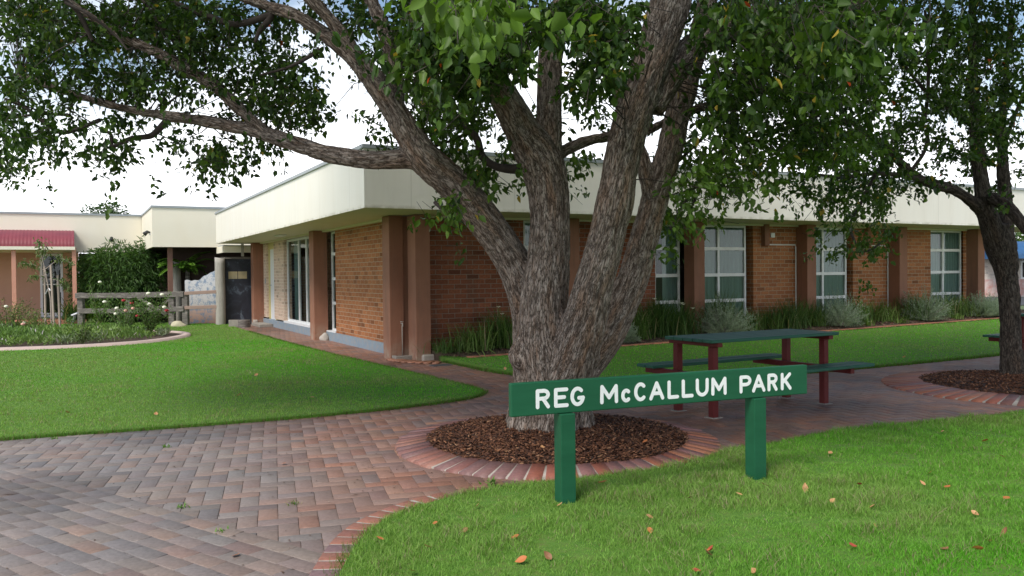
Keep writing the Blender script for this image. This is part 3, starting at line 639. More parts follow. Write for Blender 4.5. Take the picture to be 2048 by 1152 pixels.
m = MB(); m.box(vd0, vd0+.07, UL-.01, UL+.06, .2, 2.3); m.box(vd1-.07, vd1, UL-.01, UL+.06, .2, 2.3); m.box(vd0+.07, vd1-.07, UL-.01, UL+.06, 2.22, 2.3); m.box(vd0+.07, vd1-.07, UL-.01, UL+.06, .2, .32); m.box(vd0+.07, vd1-.07, UL-.005, UL+.05, 1.25, 1.29)
d_ = m.build('door', M_white, LB); sheet('pane', [(vd0+.06, UL+.035, .3), (vd1-.06, UL+.035, .3), (vd1-.06, UL+.035, 2.24), (vd0+.06, UL+.035, 2.24)], M_glass, d_); MB().box(vd0+.05, vd1-.05, UL+.3, UL+.32, .2, 2.3).build('door_lining', M_dark, d_)
MB().box(vd1-.10, vd1-.03, UL-.03, UL-.012, 1.0, 1.3).build('handle', M_white, d_)
# bullnose corrugated roof of the veranda
prof = [(UL, 3.07), (17.6, 3.05), (17.1, 2.98), (16.7, 2.86), (16.45, 2.72), (16.33, 2.58), (16.3, 2.47)]
pr = crom(prof, 4)[:, :2]; nx = int((va+17)/.025); xs = np.linspace(-17, va, nx); V = []
nn = np.gradient(pr, axis=0); nn = norm(np.column_stack([nn[:, 1], -nn[:, 0]]))
for (u_, z_), n_ in zip(pr, nn):
    o_ = .004*np.sin(xs*2*np.pi/.1); V.append(np.column_stack([xs, u_+n_[0]*o_, z_+abs(n_[1])*o_]))
V = np.vstack(V); k_ = len(pr); i = np.arange(k_-1)[:, None]*nx; j = np.arange(nx-1)[None]
arr_mesh('veranda_roof', V, np.stack([i+j, i+j+1, i+nx+j+1, i+nx+j], -1).reshape(-1, 4), M_maroon, LB, smooth=True)
V = np.array([(va, a_, b_) for a_, b_ in pr]+[(va, UL, 2.47)]); me = bpy.data.meshes.new('veranda_end'); me.from_pydata([tuple(map(float, q)) for q in V], [], [list(range(len(V)))]); link('veranda_end', me, M_maroon, LB)
MB().box(-17, va+.02, 16.24, 16.32, 2.37, 2.47).build('gutter', M_cream2, LB)
MB().box(-17, va, 16.3, UL, 2.44, 2.46).build('veranda_ceiling', M_soffit, LB)
for px in (28, 149):
    x = Vat(px, 16.35); MB().box(x-.06, x+.06, 16.34, 16.46, .1, 2.44).build('veranda_post', M_pinkpost, LB, .005)
x = Vat(-60, 16.35); MB().box(x-.06, x+.06, 16.34, 16.46, .1, 2.44).build('veranda_post', M_pinkpost, LB, .005)
MB().box(-17, va+.3, 16.0, UL, -.2, .15).build('veranda_floor', pmat('red_tile_floor', (.36, .14, .09), (.42, .17, .11), 5, .6), LB)
# security lights on the fascias
def seclight(P, d, label):
    r = empty('floodlight', P); tag(r, label, 'light', 'security lights on the cream fascias')
    m = MB(); m.obox((0, 0, 0), D2, D1, (0, 0, 1), .035, .02, .05); m.build('bracket', M_white, r)
    m = MB(); m.tube([(0, 0, .03), tuple(np.array(d)*.06+np.array((0, 0, .05))), tuple(np.array(d)*.14+np.array((0, 0, -.03)))], [.03, .05, .07], 10); m.build('lamp_head', pmat('black_plastic', (.03, .03, .03), None, 5, .5) if 'black_plastic' not in MATS else MATS['black_plastic'], r, smooth=True)
P = onpl(223, 478, uvw(UL-.02, 0), D1); seclight(P, -D1*.9+np.array((0, 0, -.2)), 'small dark floodlight on the cream wall above the bamboo shrub')
P = onpl(300, 467, uvw(0, V0-.02), D2); seclight(P, -D2*1.2-D1*.3, 'dark floodlight with white bracket on the corner of the rear cream block')

# dark painted panel, logs, mural
P = uvw(12.62, -.88); Q = uvw(12.62, 0.0)
m, t, b = newmat('dark_mural')
tcn = nd(t, 'ShaderNodeTexCoord'); n1 = nd(t, 'ShaderNodeTexNoise', Scale=2.6, Detail=8.0, Roughness=.7, Distortion=1.2); t.links.new(tcn.outputs['Object'], n1.inputs['Vector'])
t.links.new(ramp2(t, n1.outputs['Fac'], [(.35, (.012, .014, .022)), (.55, (.022, .026, .04)), (.66, (.10, .13, .17)), (.8, (.28, .26, .22))]), b.inputs['Base Color']); b.inputs['Roughness'].default_value = .6
DM = empty('mural_board', P, YAW); tag(DM, 'dark painted mural board with a small lit window picture beside the end pillar', 'mural')
MB().box(0.02, .97, 0, .04, 0, 2.0).build('board', m, DM)
m_ = MB(); m_.box(.24, .50, -.006, 0, 1.40, 1.62); m_.box(.52, .78, -.006, 0, 1.40, 1.62); m_.build('painted_window', pmat('painted_glow', (.5, .40, .22), (.34, .30, .2), 6, .7), DM)
m_ = MB(); m_.box(.02, .97, -.03, -.004, 2.0, 2.06); m_.box(.9, .97, -.03, -.004, 0, 2.0); m_.build('board_frame', M_timber, DM)
m_ = MB(); m_.box(.62, .70, -.02, 0, 2.08, 2.5); m_.build('hanging_board', pmat('grey_board', (.4, .38, .34), None, 5), DM)
def logpost(P, r_, h, label, lean=(0, 0), mat=M_log, name='timber_post', jag=.04):
    n = 18; zz = np.linspace(-.1, h, 14); V = []
    for z in zz:
        for a in np.linspace(0, 2*np.pi, n, endpoint=False):
            k_ = r_*(.88+.28*float(vnoise(np.array([math.cos(a)*1.5+P[0]+40, math.sin(a)*1.5+40, z*1.3+10]))))
            V.append((k_*math.cos(a)+lean[0]*z, k_*math.sin(a)+lean[1]*z, z+(jag*math.sin(a*2+1) if z == zz[-1] else 0)))
    m = MB(); m.v = V
    for i in range(13):
        for j in range(n): m.f.append((i*n+j, i*n+(j+1) % n, (i+1)*n+(j+1) % n, (i+1)*n+j))
    m.f.append(tuple(range(13*n, 14*n)))
    o = m.build(name, mat, None, smooth=True); o.location = (P[0], P[1], 0)
    return tag(o, label, 'post')
P = G(442, 651); logpost(P, .135, 2.02, 'thick pale log post between the painted wall and the dark mural board')
P = G(354, 646); logpost(P, .15, 1.95, 'whitewashed split timber post at the left end of the painted wall', (-.01, 0))
# mural wall
a0 = G(362, 650); a1 = G(437, 650); a0[2] = a1[2] = 0; L = np.linalg.norm(a1-a0); ang = math.atan2(a1[1]-a0[1], a1[0]-a0[0])
m, t, b = newmat('mural_paint')
tcn = nd(t, 'ShaderNodeTexCoord'); n1 = nd(t, 'ShaderNodeTexNoise', Scale=3.2, Detail=9.0, Roughness=.72, Distortion=.5); t.links.new(tcn.outputs['Object'], n1.inputs['Vector'])
sz = nd(t, 'ShaderNodeSeparateXYZ'); t.links.new(tcn.outputs['Object'], sz.inputs[0])
mr = nd(t, 'ShaderNodeMapRange'); mr.inputs['From Max'].default_value = 1.9; t.links.new(sz.outputs['Z'], mr.inputs[0])
bgc = ramp2(t, mr.outputs[0], [(.0, (.22, .13, .10)), (.22, (.28, .19, .15)), (.34, (.30, .29, .27)), (.62, (.32, .32, .31)), (1, (.32, .35, .38))])
n2 = nd(t, 'ShaderNodeTexNoise', Scale=5.5, Detail=10.0, Roughness=.8); t.links.new(tcn.outputs['Object'], n2.inputs['Vector'])
mx = nd(t, 'ShaderNodeTexNoise', Scale=1.5, Detail=2.0); t.links.new(tcn.outputs['Object'], mx.inputs['Vector'])
sm = nd(t, 'ShaderNodeMath'); sm.operation = 'ADD'; t.links.new(n2.outputs['Fac'], sm.inputs[0]); t.links.new(mx.outputs['Fac'], sm.inputs[1])
c = mixc(t, ramp2(t, sm.outputs[0], [(1.08/2, (0, 0, 0)), (1.16/2, (.85,)*3)]) if False else ramp2(t, n2.outputs['Fac'], [(.49, (0, 0, 0)), (.56, (.85,)*3)]), bgc, (.08, .13, .19))
t.links.new(c, b.inputs['Base Color']); b.inputs['Roughness'].default_value = .8
MW = empty('mural_wall', (a0[0]+.05, a0[1]+.22, 0), ang); tag(MW, 'weathered pale wall painted with blue trees, its top edge wavy, behind the timber rails', 'mural')
xs = np.linspace(0, L-.05, 30); top = np.interp(xs/L, [0, .12, .3, .45, .6, .75, .9, 1], [1.36, 1.37, 1.35, 1.42, 1.55, 1.6, 1.78, 1.98])+.02*np.sin(xs*23)
V = np.vstack([np.column_stack([xs, xs*0+y_, z_]) for y_ in (0, .06) for z_ in (xs*0, top)]); n = 30; i = np.arange(n-1)
arr_mesh('wall_board', V, np.vstack([np.stack([i, i+1, n+i+1, n+i], -1), np.stack([2*n+i, 3*n+i, 3*n+i+1, 2*n+i+1], -1), np.stack([n+i, n+i+1, 3*n+i+1, 3*n+i], -1), np.array([[0, n, 3*n, 2*n], [n-1, 3*n-1, 4*n-1, 2*n-1]])]), m, MW)
# timber fence
TF = empty('timber_fence', (-13.5, 25.9, 0)); tag(TF, 'weathered grey post and rail timber fence behind the rose bed', 'fence')
fp = [G(163, 652), G(258, 652), G(345, 652), G(372, 652)]
for q, P in enumerate(fp):
    P = P-np.array((-13.5, 25.9, 0)); hh = (1.02, .98, .95, .98)[q]
    MB().box(P[0]-.085, P[0]+.085, P[1]-.08, P[1]+.08, -.1, hh).build('post', M_timber, TF, .012)
def rail(pa, pb, za, zb_, h, parent, name='rail', mat=M_timber, off=-.1):
    a = np.array([pa[0], pa[1], za]); b_ = np.array([pb[0], pb[1], zb_]); d = b_-a; L_ = np.linalg.norm(d); d /= L_
    n_ = norm(np.cross(d, (0, 0, 1))); up = np.cross(n_, d)
    m = MB(); m.obox((a+b_)/2+n_*(-off), d, n_, up, L_/2, .025, h/2); return m.build(name, mat, parent, .006)
o_ = np.array((-13.5, 25.9, 0)); e1_, e2_, e3_ = fp[0]-o_, fp[2]-o_, fp[3]-o_
rail(e1_+np.array((-.1, 0, 0)), fp[1]-o_, .93, .93, .16, TF); rail(fp[1]-o_, e3_, .93, .96, .16, TF)
rail(e1_, fp[1]-o_, .46, .47, .15, TF); rail(fp[1]-o_, e3_, .47, .52, .15, TF)
lg = G(436, 651)-o_
mat_red = pmat('reddish_rail', (.34, .24, .20), (.28, .19, .15), 6, .9, stretch=(1, 1, 4))
rail(e3_, lg, .98, 1.02, .1, TF, 'rail', mat_red); rail(e3_, lg, .55, .57, .1, TF, 'rail', mat_red)
rail(fp[1]-o_+np.array((.1, .5, 0)), fp[1]-o_+np.array((1.0, .5, 0)), .85, .3, .1, TF, 'brace'); rail(fp[1]-o_+np.array((.6, .55, 0)), fp[2]-o_+np.array((-.1, .5, 0)), .35, .9, .1, TF, 'brace')
P = G(488, 655); st = logpost(P, .17, .22, 'short cut tree stump by the end pillar', jag=0, name='tree_stump', mat=M_timber)
st['category'] = 'stump'
m = MB(); m.box(-.14, .14, -.05, .05, 0, .22); o = m.build('concrete_block', M_concrete, None, .01); P = G(468, 655); o.location = (P[0], P[1], 0); tag(o, 'small grey block on the ground beside the tree stump', 'block')
rock('rock', tuple(G(357, 655)+np.array((0, 0, .05))), .22, .15, .14, pmat('yellow_stone', (.5, .45, .3), (.4, .36, .25), 8), 'low yellowish rock at the foot of the timber fence', seed=3)

# ------------------------------------------------------------------ blue awning shop at the far right
RB = empty('awning_building', (26, 45, 0), RAD(4)); tag(RB, 'distant pale brick building with a blue awning beyond the right end', 'building')
MB().box(-3, 14, 0, 6, -.3, 2.3).build('wall', M_brick_white, RB)
MB().box(-3, 14, -.02, 0, -.3, .9).build('lower_wall', pmat('red_white_dado', (.5, .2, .17), (.62, .56, .53), 3, .8), RB)
MB().box(-3.1, 14, -.2, 6, 2.3, 2.5).build('eave', M_dark, RB)
pr2 = crom([(-1.8, 2.0), (-1.75, 2.35), (-1.4, 2.68), (-.7, 2.88), (0, 2.95)], 4)[:, :2]; V = np.vstack([np.column_stack([np.full(len(pr2), x_), pr2]) for x_ in (-.6, 14)]); k_ = len(pr2); i = np.arange(k_-1)
arr_mesh('awning', V, np.stack([i, i+1, k_+i+1, k_+i], -1), M_bluem, RB, smooth=True)
me = bpy.data.meshes.new('awning_end'); me.from_pydata([(-.6, float(a_), float(b_)) for a_, b_ in pr2]+[(-.6, 0., 2.0)], [], [list(range(k_+1))]); link('awning_end', me, M_bluem, RB)
w_ = MB().box(1.7, 2.9, -.05, 0, .9, 1.9).build('window', M_frame, RB); MB().box(1.8, 2.8, -.07, -.052, 1.0, 1.8).build('pane', M_dark, w_)
tag(MB().box(15, 60, 34, 44, -.1, -.02).build('road', pmat('asphalt', (.05, .05, .052), (.07, .07, .07), 3, .9)), kind='structure')

# ------------------------------------------------------------------ planted bed along the front
BED = np.array([uvw(-1.2, .9)[:2], uvw(-1.2, 18)[:2], uvw(-.05, 18)[:2], uvw(-.05, .6)[:2], uvw(-.6, .6)[:2]])
def hbed(x, y):
    u = (x-A0[0])*D1[0]+(y-A0[1])*D1[1]; return hmid(x, y)+.015+.06*np.clip((u+1.2)/.5, 0, 1)
o = slab('bed_soil', np.vstack([np.column_stack([np.linspace(BED[i-1][0], BED[i][0], 12)[:-1], np.linspace(BED[i-1][1], BED[i][1], 12)[:-1]]) for i in range(5)]), hbed, M_soil, .3); tag(o, kind='structure')
r = np.random.default_rng(5); n = 9000; vv = r.uniform(.7, 17.5, n); uu = r.uniform(-1.15, -.2, n); P = A0[None]+D1[None]*uu[:, None]+D2[None]*vv[:, None]; P[:, 2] = hbed(P[:, 0], P[:, 1])+r.uniform(0, .02, n)
az = r.random(n)*6.28; ax = np.column_stack([np.cos(az), np.sin(az), r.normal(0, .3, n)])*r.uniform(.02, .05, n)[:, None]; sd_ = np.column_stack([-np.sin(az), np.cos(az), r.normal(0, .3, n)])*r.uniform(.004, .012, n)[:, None]
c = np.array([(.09, .06, .045), (.16, .11, .08), (.22, .15, .11), (.06, .04, .03), (.14, .05, .03)])[r.integers(0, 5, n)]
tag(arr_mesh('leaf_litter', np.stack([P-ax, P+sd_, P+ax, P-sd_], 1).reshape(-1, 3), np.arange(4*n).reshape(n, 4), M_chip, None, np.repeat(c, 4, 0)), 'brown leaf litter on the soil of the bed along the brick wall', 'leaf litter', kind='stuff')
# brick edging of the bed
be = empty('bed_edging', (0, 0, 0)); tag(be, 'terracotta brick edging between the middle lawn and the planted bed', 'edging')
vv = np.arange(1.0, 17.8, .236); P = A0[None]+D1[None]*(-1.24)+D2[None]*vv[:, None]
zz = hmid(P[:, 0], P[:, 1])+.025; m = MB(); 
cc = np.array((.42, .17, .09))*rng.uniform(.75, 1.1, (len(vv), 1))
o = paver_mesh('edging_brick', P[:, 0], P[:, 1], np.full(len(vv), YAW), .236, .11, 0.0, cc, parent=be)
co = np.empty(len(o.data.vertices)*3, np.float32); o.data.vertices.foreach_get('co', co); co = co.reshape(-1, 3); co[:, 2] += np.repeat(zz, 12); o.data.vertices.foreach_set('co', co.ravel())
# fan of soldier bricks at the near corner of the bed
nb = 9; aa = np.linspace(RAD(200), RAD(262), nb); c0 = uvw(-.25, 1.0); ex = c0[0]+1.0*np.cos(aa)*1.0; ey = c0[1]+.95*np.sin(aa)
so = empty('corner_edging', (0, 0, 0)); tag(so, 'short fan of red soldier bricks at the near corner of the planted bed', 'edging')
paver_mesh('edging_brick', ex, ey, aa, .26, .10, .03, np.array((.38, .17, .10))*rng.uniform(.8, 1.2, (nb, 1)), parent=so)
P = G(882, 731); o = MB().box(-.17, .17, -.1, .1, -.01, .006).build('drain_cover', pmat('cast_iron', (.05, .06, .065), (.08, .085, .09), 9, .6), None, .002); o.location = (P[0], P[1], .004); o.rotation_euler.z = YAW; tag(o, 'dark grey drain cover in the paving near the corner pillar', 'drain cover')

def blades(base, n, h, spread, w0, c1, c2, r, segs=5, droop=1.0, baser=.08, up=.0):
    """arching straps -> V,F,C"""
    az = r.random(n)*2*np.pi; tilt = np.abs(r.normal(0, 1, n))*.45*spread+.06; L = h*r.uniform(.6, 1.25, n)
    b0 = np.column_stack([r.normal(0, baser, n), r.normal(0, baser, n), np.zeros(n)])
    t_ = np.linspace(0, 1, segs+1)
    d = np.column_stack([np.cos(az), np.sin(az)])
    ang = tilt[:, None]+t_[None]**1.5*droop*r.uniform(.4, 1.7, n)[:, None]
    dl = L[:, None]/segs
    hx = np.concatenate([np.zeros((n, 1)), np.cumsum(np.sin(ang[:, :-1])*dl, 1)], 1); hz = np.concatenate([np.zeros((n, 1)), np.cumsum(np.cos(ang[:, :-1])*dl, 1)], 1)
    C_ = b0[:, None]+np.stack([d[:, 0, None]*hx, d[:, 1, None]*hx, hz], -1)
    w = w0*1.45*r.uniform(.7, 1.3, n)[:, None]*(1-t_[None]**2.2*.93)*.5
    ps = np.column_stack([-d[:, 1], d[:, 0], np.zeros(n)])[:, None]
    A = C_-ps*w[..., None]; B_ = C_+ps*w[..., None]
    V = np.stack([A, B_], 2).reshape(-1, 3); k = (segs+1)*2
    i = np.arange(segs)*2; q = np.stack([i, i+1, i+3, i+2], -1)
    Fq = (np.arange(n)[:, None, None]*k+q[None]).reshape(-1, 4)
    u_ = r.random((n, 1)); col = np.array(c1)*(1-u_)+np.array(c2)*u_; col = col*r.uniform(.75, 1.25, (n, 1))
    dry = r.random(n) < .05; col[dry] = (.30, .26, .15)
    V = V+np.asarray(base); return V, Fq, np.repeat(col, k, 0)
def leaves(P, A, N, L, Wd, col, fold=.18):
    """P base, A axis, N approx normal; arrays -> V,F,C; pointed oval folded leaves"""
    A = norm(A); S = norm(np.cross(N, A)); N = np.cross(A, S); L = L[:, None]; Wd = Wd[:, None]
    def pt(a, s, n_): return P+A*L*a+S*Wd*s+N*L*n_
    V = np.stack([pt(0, 0, 0), pt(.32, -.5, fold*.5), pt(.68, -.36, fold*.2), pt(1, 0, -.10), pt(.68, .36, fold*.2), pt(.32, .5, fold*.5)], 1).reshape(-1, 3)
    b_ = np.arange(len(P))[:, None]*6
    return V, np.vstack([b_+np.array([0, 3, 2, 1]), b_+np.array([0, 5, 4, 3])]), np.repeat(col, 6, 0)
def cat(parts):
    V = []; Fq = []; C = []; o = 0
    for v, f_, c in parts: V.append(v); Fq.append(f_+o); C.append(c); o += len(v)
    return np.vstack(V), np.vstack(Fq), np.vstack(C)
def place(u, v): P = uvw(u, v); P[2] = float(hbed(P[0], P[1])); return P
STRAP1, STRAP2 = (.05, .105, .028), (.10, .17, .045)
def strap(P, n, h, spread, w0, label, seed, c1=STRAP1, c2=STRAP2, droop=1.0, br=.09, flowers=0):
    r = np.random.default_rng(seed); root = empty('strap_leaf_plant', P); tag(root, label, 'plant', 'strap leaved plants in the bed along the wall')
    V, Fq, C = blades((0, 0, 0), n, h, spread, w0, c1, c2, r, droop=droop, baser=br); arr_mesh('leaves', V, Fq, M_grass, root, C)
    for q in range(flowers):
        a = r.random()*6.28; d = r.uniform(.1, .35); z = h*r.uniform(.75, 1.05); m = MB(); x, y = d*math.cos(a), d*math.sin(a)
        m.tube([(x*.3, y*.3, 0), (x*.7, y*.7, z*.6), (x, y, z)], .004, 5); m.build('flower_stalk', M_strawgreen, root)
        m = MB()
        for pz in range(5):
            b_ = pz*1.2566; m.obox((x+.02*math.cos(b_), y+.02*math.sin(b_), z+.01), (math.cos(b_), math.sin(b_), .4), (-math.sin(b_), math.cos(b_), 0), (0, 0, 1), .024, .012, .002)
        m.build('flower', M_petalwhite, root)
M_strawgreen = pmat('green_stalk', (.14, .2, .06)); M_petalwhite = pmat('white_petal', (.85, .85, .7), (.8, .8, .6), 9, .6); M_petalred = pmat('red_petal', (.3, .01, .015), (.4, .02, .03), 9, .6); M_petalpink = pmat('pink_petal', (.6, .3, .25), (.7, .4, .3), 9, .6)
bx = [(945, 1.35, .62, 1.1, 170, .013, 'arching strap leaved clump against the brick wall right of the corner pillar', 1.2, 0, (.09, .16, .04), (.17, .25, .08)),
      (1005, 2.4, .80, .5, 190, .010, 'tall dark strap leaved clump with white flowers left of the big trunk', .7, 3, STRAP1, STRAP2),
      (890, .85, .35, 1.0, 60, .010, 'low strap leaved tuft at the foot of the corner pillar', 1.0, 0, STRAP1, STRAP2),
      (1040, 2.9, .6, .6, 120, .01, 'dark strap leaved clump half hidden by the left side of the big trunk', .8, 0, STRAP1, STRAP2),
      (1275, 4.8, .75, .6, 150, .010, 'dark strap leaved clump just right of the big trunk', .7, 0, STRAP1, STRAP2),
      (1315, 5.5, .88, .5, 240, .009, 'tall dark grassy clump under the narrow window', .6, 1, (.035, .08, .022), (.07, .13, .035)),
      (1358, 6.0, .80, .6, 200, .009, 'dark grassy clump with pale flowers left of the second free pillar', .7, 3, (.035, .08, .022), (.07, .13, .035)),
      (1440, 7.3, .95, .45, 170, .008, 'tall thin grassy clump in front of the first wide window', .5, 0, (.06, .11, .04), (.11, .17, .06)),
      (1490, 8.0, .62, .8, 150, .010, 'strap leaved clump right of the first grey green shrub', .9, 0, STRAP1, STRAP2),
      (1540, 8.75, .55, .9, 150, .010, 'low strap leaved clump below the brick panel with the white streak', 1.0, 0, STRAP1, STRAP2),
      (1580, 9.3, .78, .6, 200, .009, 'dark strap leaved clump left of the pillar at the second wide window', .8, 0, (.035, .08, .022), (.08, .14, .04)),
      (1625, 10.0, .66, .7, 170, .009, 'strap leaved clump at the foot of the pillar by the second wide window', .8, 0, STRAP1, STRAP2),
      (1712, 11.5, .72, .8, 190, .010, 'green strap leaved clump right of the second wide window', .9, 0, (.07, .14, .035), (.13, .21, .06)),
      (1765, 12.4, .60, 1.0, 190, .010, 'spreading yellow green clump before the pillar near the third wide window', 1.2, 0, (.09, .16, .035), (.17, .24, .07)),
      (1830, 13.3, .75, .6, 180, .009, 'dark strap leaved clump left of the third wide window', .7, 0, STRAP1, STRAP2),
      (1895, 14.6, .74, .8, 220, .010, 'big arching clump under the third wide window', 1.1, 0, (.08, .15, .04), (.15, .22, .07)),
      (1935, 15.3, .60, .9, 150, .010, 'strap leaved clump left of the last pillar', 1.0, 0, (.08, .14, .04), (.14, .2, .07))]
for q, (px, v_, h, sp, n, w0, lab, dr_, fl, c1, c2) in enumerate(bx):
    uu = -.62 if q % 2 else -.75; vv = Vat(px, uu, 660); strap(place(uu, vv), int(n*1.9), h*.87, sp*1.35, w0, lab, 100+q, tuple(x*.9 for x in c1), tuple(x*1.25 for x in c2), dr_*1.15, .15, fl)
def greyshrub(P, h, rad, label, seed):
    r = np.random.default_rng(seed); root = empty('shrub', P); tag(root, label, 'shrub', 'grey green shrubs in the bed along the wall')
    n = 420; az = r.random(n)*6.28; el = np.arccos(r.uniform(.1, 1, n)); d = np.column_stack([np.sin(el)*np.cos(az), np.sin(el)*np.sin(az), np.cos(el)])
    L = r.uniform(.55, 1.12, n)*(.75+.5*vnoise(d*2.3+seed))*(h*np.abs(d[:, 2])+rad*np.sqrt(1-d[:, 2]**2))
    m = MB(); st_ = []
    tip = d*L[:, None]; tip[:, 2] = np.abs(tip[:, 2])
    # stems
    for q in range(0, n, 6): m.tube([(0, 0, 0), tuple(tip[q]*.5+np.array((0, 0, .03))), tuple(tip[q])], [.006, .004, .002], 4, False)
    m.build('stems', pmat('grey_stem', (.25, .23, .2)) if 'grey_stem' not in MATS else MATS['grey_stem'], root)
    k = 26; t_ = r.uniform(.35, 1.0, (n, k)); P_ = (tip[:, None]*t_[..., None]).reshape(-1, 3)+r.normal(0, .008, (n*k, 3))
    up = np.array((0, 0, 1.)); A = norm(np.repeat(norm(tip), k, 0)+r.normal(0, .55, (n*k, 3))+up*.35); N_ = norm(r.normal(0, 1, (n*k, 3))+up)
    u_ = r.random((n*k, 1)); c = np.array((.20, .27, .20))*(1-u_)+np.array((.36, .43, .34))*u_
    V, Fq, C = leaves(P_, A, N_, r.uniform(.025, .045, n*k), r.uniform(.005, .009, n*k), c)
    arr_mesh('foliage', V, Fq, M_leaf, root, C)
for q, (px, h, rad, lab) in enumerate([(1447, .52, .50, 'wide grey green shrub in front of the first wide window'), (1681, .60, .42, 'tall grey green shrub in front of the second wide window'), (1852, .62, .36, 'upright grey green shrub in front of the brick panel by the third wide window'), (1962, .50, .34, 'grey green shrub at the foot of the last pillar'), (1988, .46, .28, 'rounded grey green shrub beyond the last pillar'), (1250, .28, .22, 'small grey green shrub beside the big trunk')]):
    uu = -.95; greyshrub(place(uu, Vat(px, uu, 665)), h*1.08, rad*1.0, lab, 200+q)
for q, (px, lab) in enumerate([(1915, 'tiny yellow green plant at the bed edge left of the last pillar'), (1800, 'low green tuft at the bed edge beside the upright grey shrub'), (1735, 'tiny tuft with a yellow flower at the bed edge')]):
    r = np.random.default_rng(300+q); P = place(-1.02, Vat(px, -1.02, 665)); V, Fq, C = blades((0, 0, 0), 90, .14, 1.3, .012, (.1, .19, .04), (.18, .27, .07), r, baser=.07)
    o = arr_mesh('small_plant', V, Fq, M_grass, None, C); o.location = P; tag(o, lab, 'plant')

# ------------------------------------------------------------------ rose bed at the left
RBx, RBy, RBa, RBb = -12.6, 19.25, 4.72, 2.85
tt = np.linspace(0, 2*np.pi, 90, endpoint=False); se = lambda c_, p_: np.sign(c_)*np.abs(c_)**p_
ro = np.column_stack([RBx+RBa*se(np.cos(tt), .82), RBy+RBb*se(np.sin(tt), .82)])
o = slab('bed_soil', ro, lambda x, y: .05+.05*np.clip(1-((x-RBx)/RBa)**2-((y-RBy)/RBb)**2, 0, 1), M_soil, .4); tag(o, kind='structure')
m = MB(); n = len(ro); ctr = np.array((RBx, RBy)); dd = norm(ro-ctr)
V = np.vstack([np.column_stack([ro+dd*a_, np.full(n, z_)]) for a_, z_ in ((-.02, .0), (-.02, .09), (.14, .085), (.17, .0))]); i = np.arange(n); j = (i+1) % n
o = arr_mesh('bed_edging', V, np.vstack([np.stack([q*n+i, (q+1)*n+i, (q+1)*n+j, q*n+j], -1) for q in range(3)]), pmat('pinkish_concrete', (.52, .40, .35), (.44, .34, .30), 5, .85)); tag(o, 'curved pinkish concrete edging around the rose bed', 'edging')
r = np.random.default_rng(21); n = 16000; a = r.random(n)*6.28; q_ = np.sqrt(r.random(n))*.93
x = RBx+RBa*q_*se(np.cos(a), .85); y = RBy+RBb*q_*se(np.sin(a), .85); g = vnoise(np.column_stack([x*1.1, y*1.1, x*0])); k = g > .30; x = x[k]; y = y[k]; g = g[k]; n = len(x)
P = np.column_stack([x, y, .07+r.uniform(0, .28, n)*np.clip((g-.25)*2.2, .1, 1)]); A = norm(np.column_stack([r.normal(0, .7, n), r.normal(0, .7, n), np.ones(n)])); N_ = norm(r.normal(0, 1, (n, 3)))
hue = vnoise(np.column_stack([x*.9+30, y*.9, x*0]))[:, None]; c = np.array((.09, .20, .04))*(1-hue)+np.array((.28, .38, .12))*hue; gr = vnoise(np.column_stack([x*.7, y*.7+50, x*0])) > .62; c[gr] = c[gr]*.4+np.array((.24, .26, .22))*.6
c *= r.uniform(.7, 1.3, (n, 1)); fl = r.random(n) < .015; c[fl] = (.55, .5, .5)
V, Fq, C = leaves(P, A, N_, r.uniform(.06, .16, n), r.uniform(.015, .035, n), c); tag(arr_mesh('ground_cover', V, Fq, M_leaf, None, C), 'low mixed green ground cover filling the rose bed', 'ground cover', kind='stuff')
def bush(P, h, rad, nst, label, seed, flowers, lc=((.07, .15, .03), (.16, .26, .07)), name='rose_bush', cat='rose bush', group='rose bushes in the round bed'):
    r = np.random.default_rng(seed); root = empty(name, P); tag(root, label, cat, group)
    m = MB(); tips = []
    for q in range(nst):
        a = r.random()*6.28; R0 = rad*math.sqrt(r.random()); z = h*r.uniform(.6, 1.05); tip = np.array((R0*math.cos(a), R0*math.sin(a), z)); tips.append(tip)
        m.tube([(0, 0, 0), tuple(tip*np.array((.45, .45, .55))+r.normal(0, .03, 3)), tuple(tip)], [.010, .007, .004], 5, False)
    m.build('stems', pmat('rose_stem', (.12, .13, .05)) if 'rose_stem' not in MATS else MATS['rose_stem'], root)
    tips = np.array(tips); k = 60; n = nst*k; t_ = r.uniform(.25, 1.02, (nst, k)); P_ = (tips[:, None]*t_[..., None]).reshape(-1, 3)+r.normal(0, .05, (n, 3))
    A = norm(r.normal(0, 1, (n, 3))+np.array((0, 0, .1))); N_ = norm(r.normal(0, .6, (n, 3))+np.array((0, 0, 1.))); u_ = r.random((n, 1)); c = np.array(lc[0])*(1-u_)+np.array(lc[1])*u_
    V, Fq, C = leaves(P_, A, N_, r.uniform(.035, .06, n), r.uniform(.02, .035, n), c*r.uniform(.8, 1.2, (n, 1))); arr_mesh('foliage', V, Fq, M_leaf, root, C)
    for (dx, dy, dz, kind) in flowers:
        bm = bmesh.new(); bmesh.ops.create_icosphere(bm, subdivisions=2, radius=1)
        for v in bm.verts:
            aa_ = math.atan2(v.co.y, v.co.x); kk_ = 1+.22*math.sin(aa_*5+v.co.z*4); v.co = Vector((v.co.x*kk_*.045, v.co.y*kk_*.045, v.co.z*.036))
        me = bpy.data.meshes.new('flower'); bm.to_mesh(me); bm.free(); o = link('flower', me, {'w': M_petalwhite, 'r': M_petalred, 'p': M_petalpink}[kind], root); o.location = (dx, dy, dz)
def gp(px, py): P = G(px, py, .05); return P
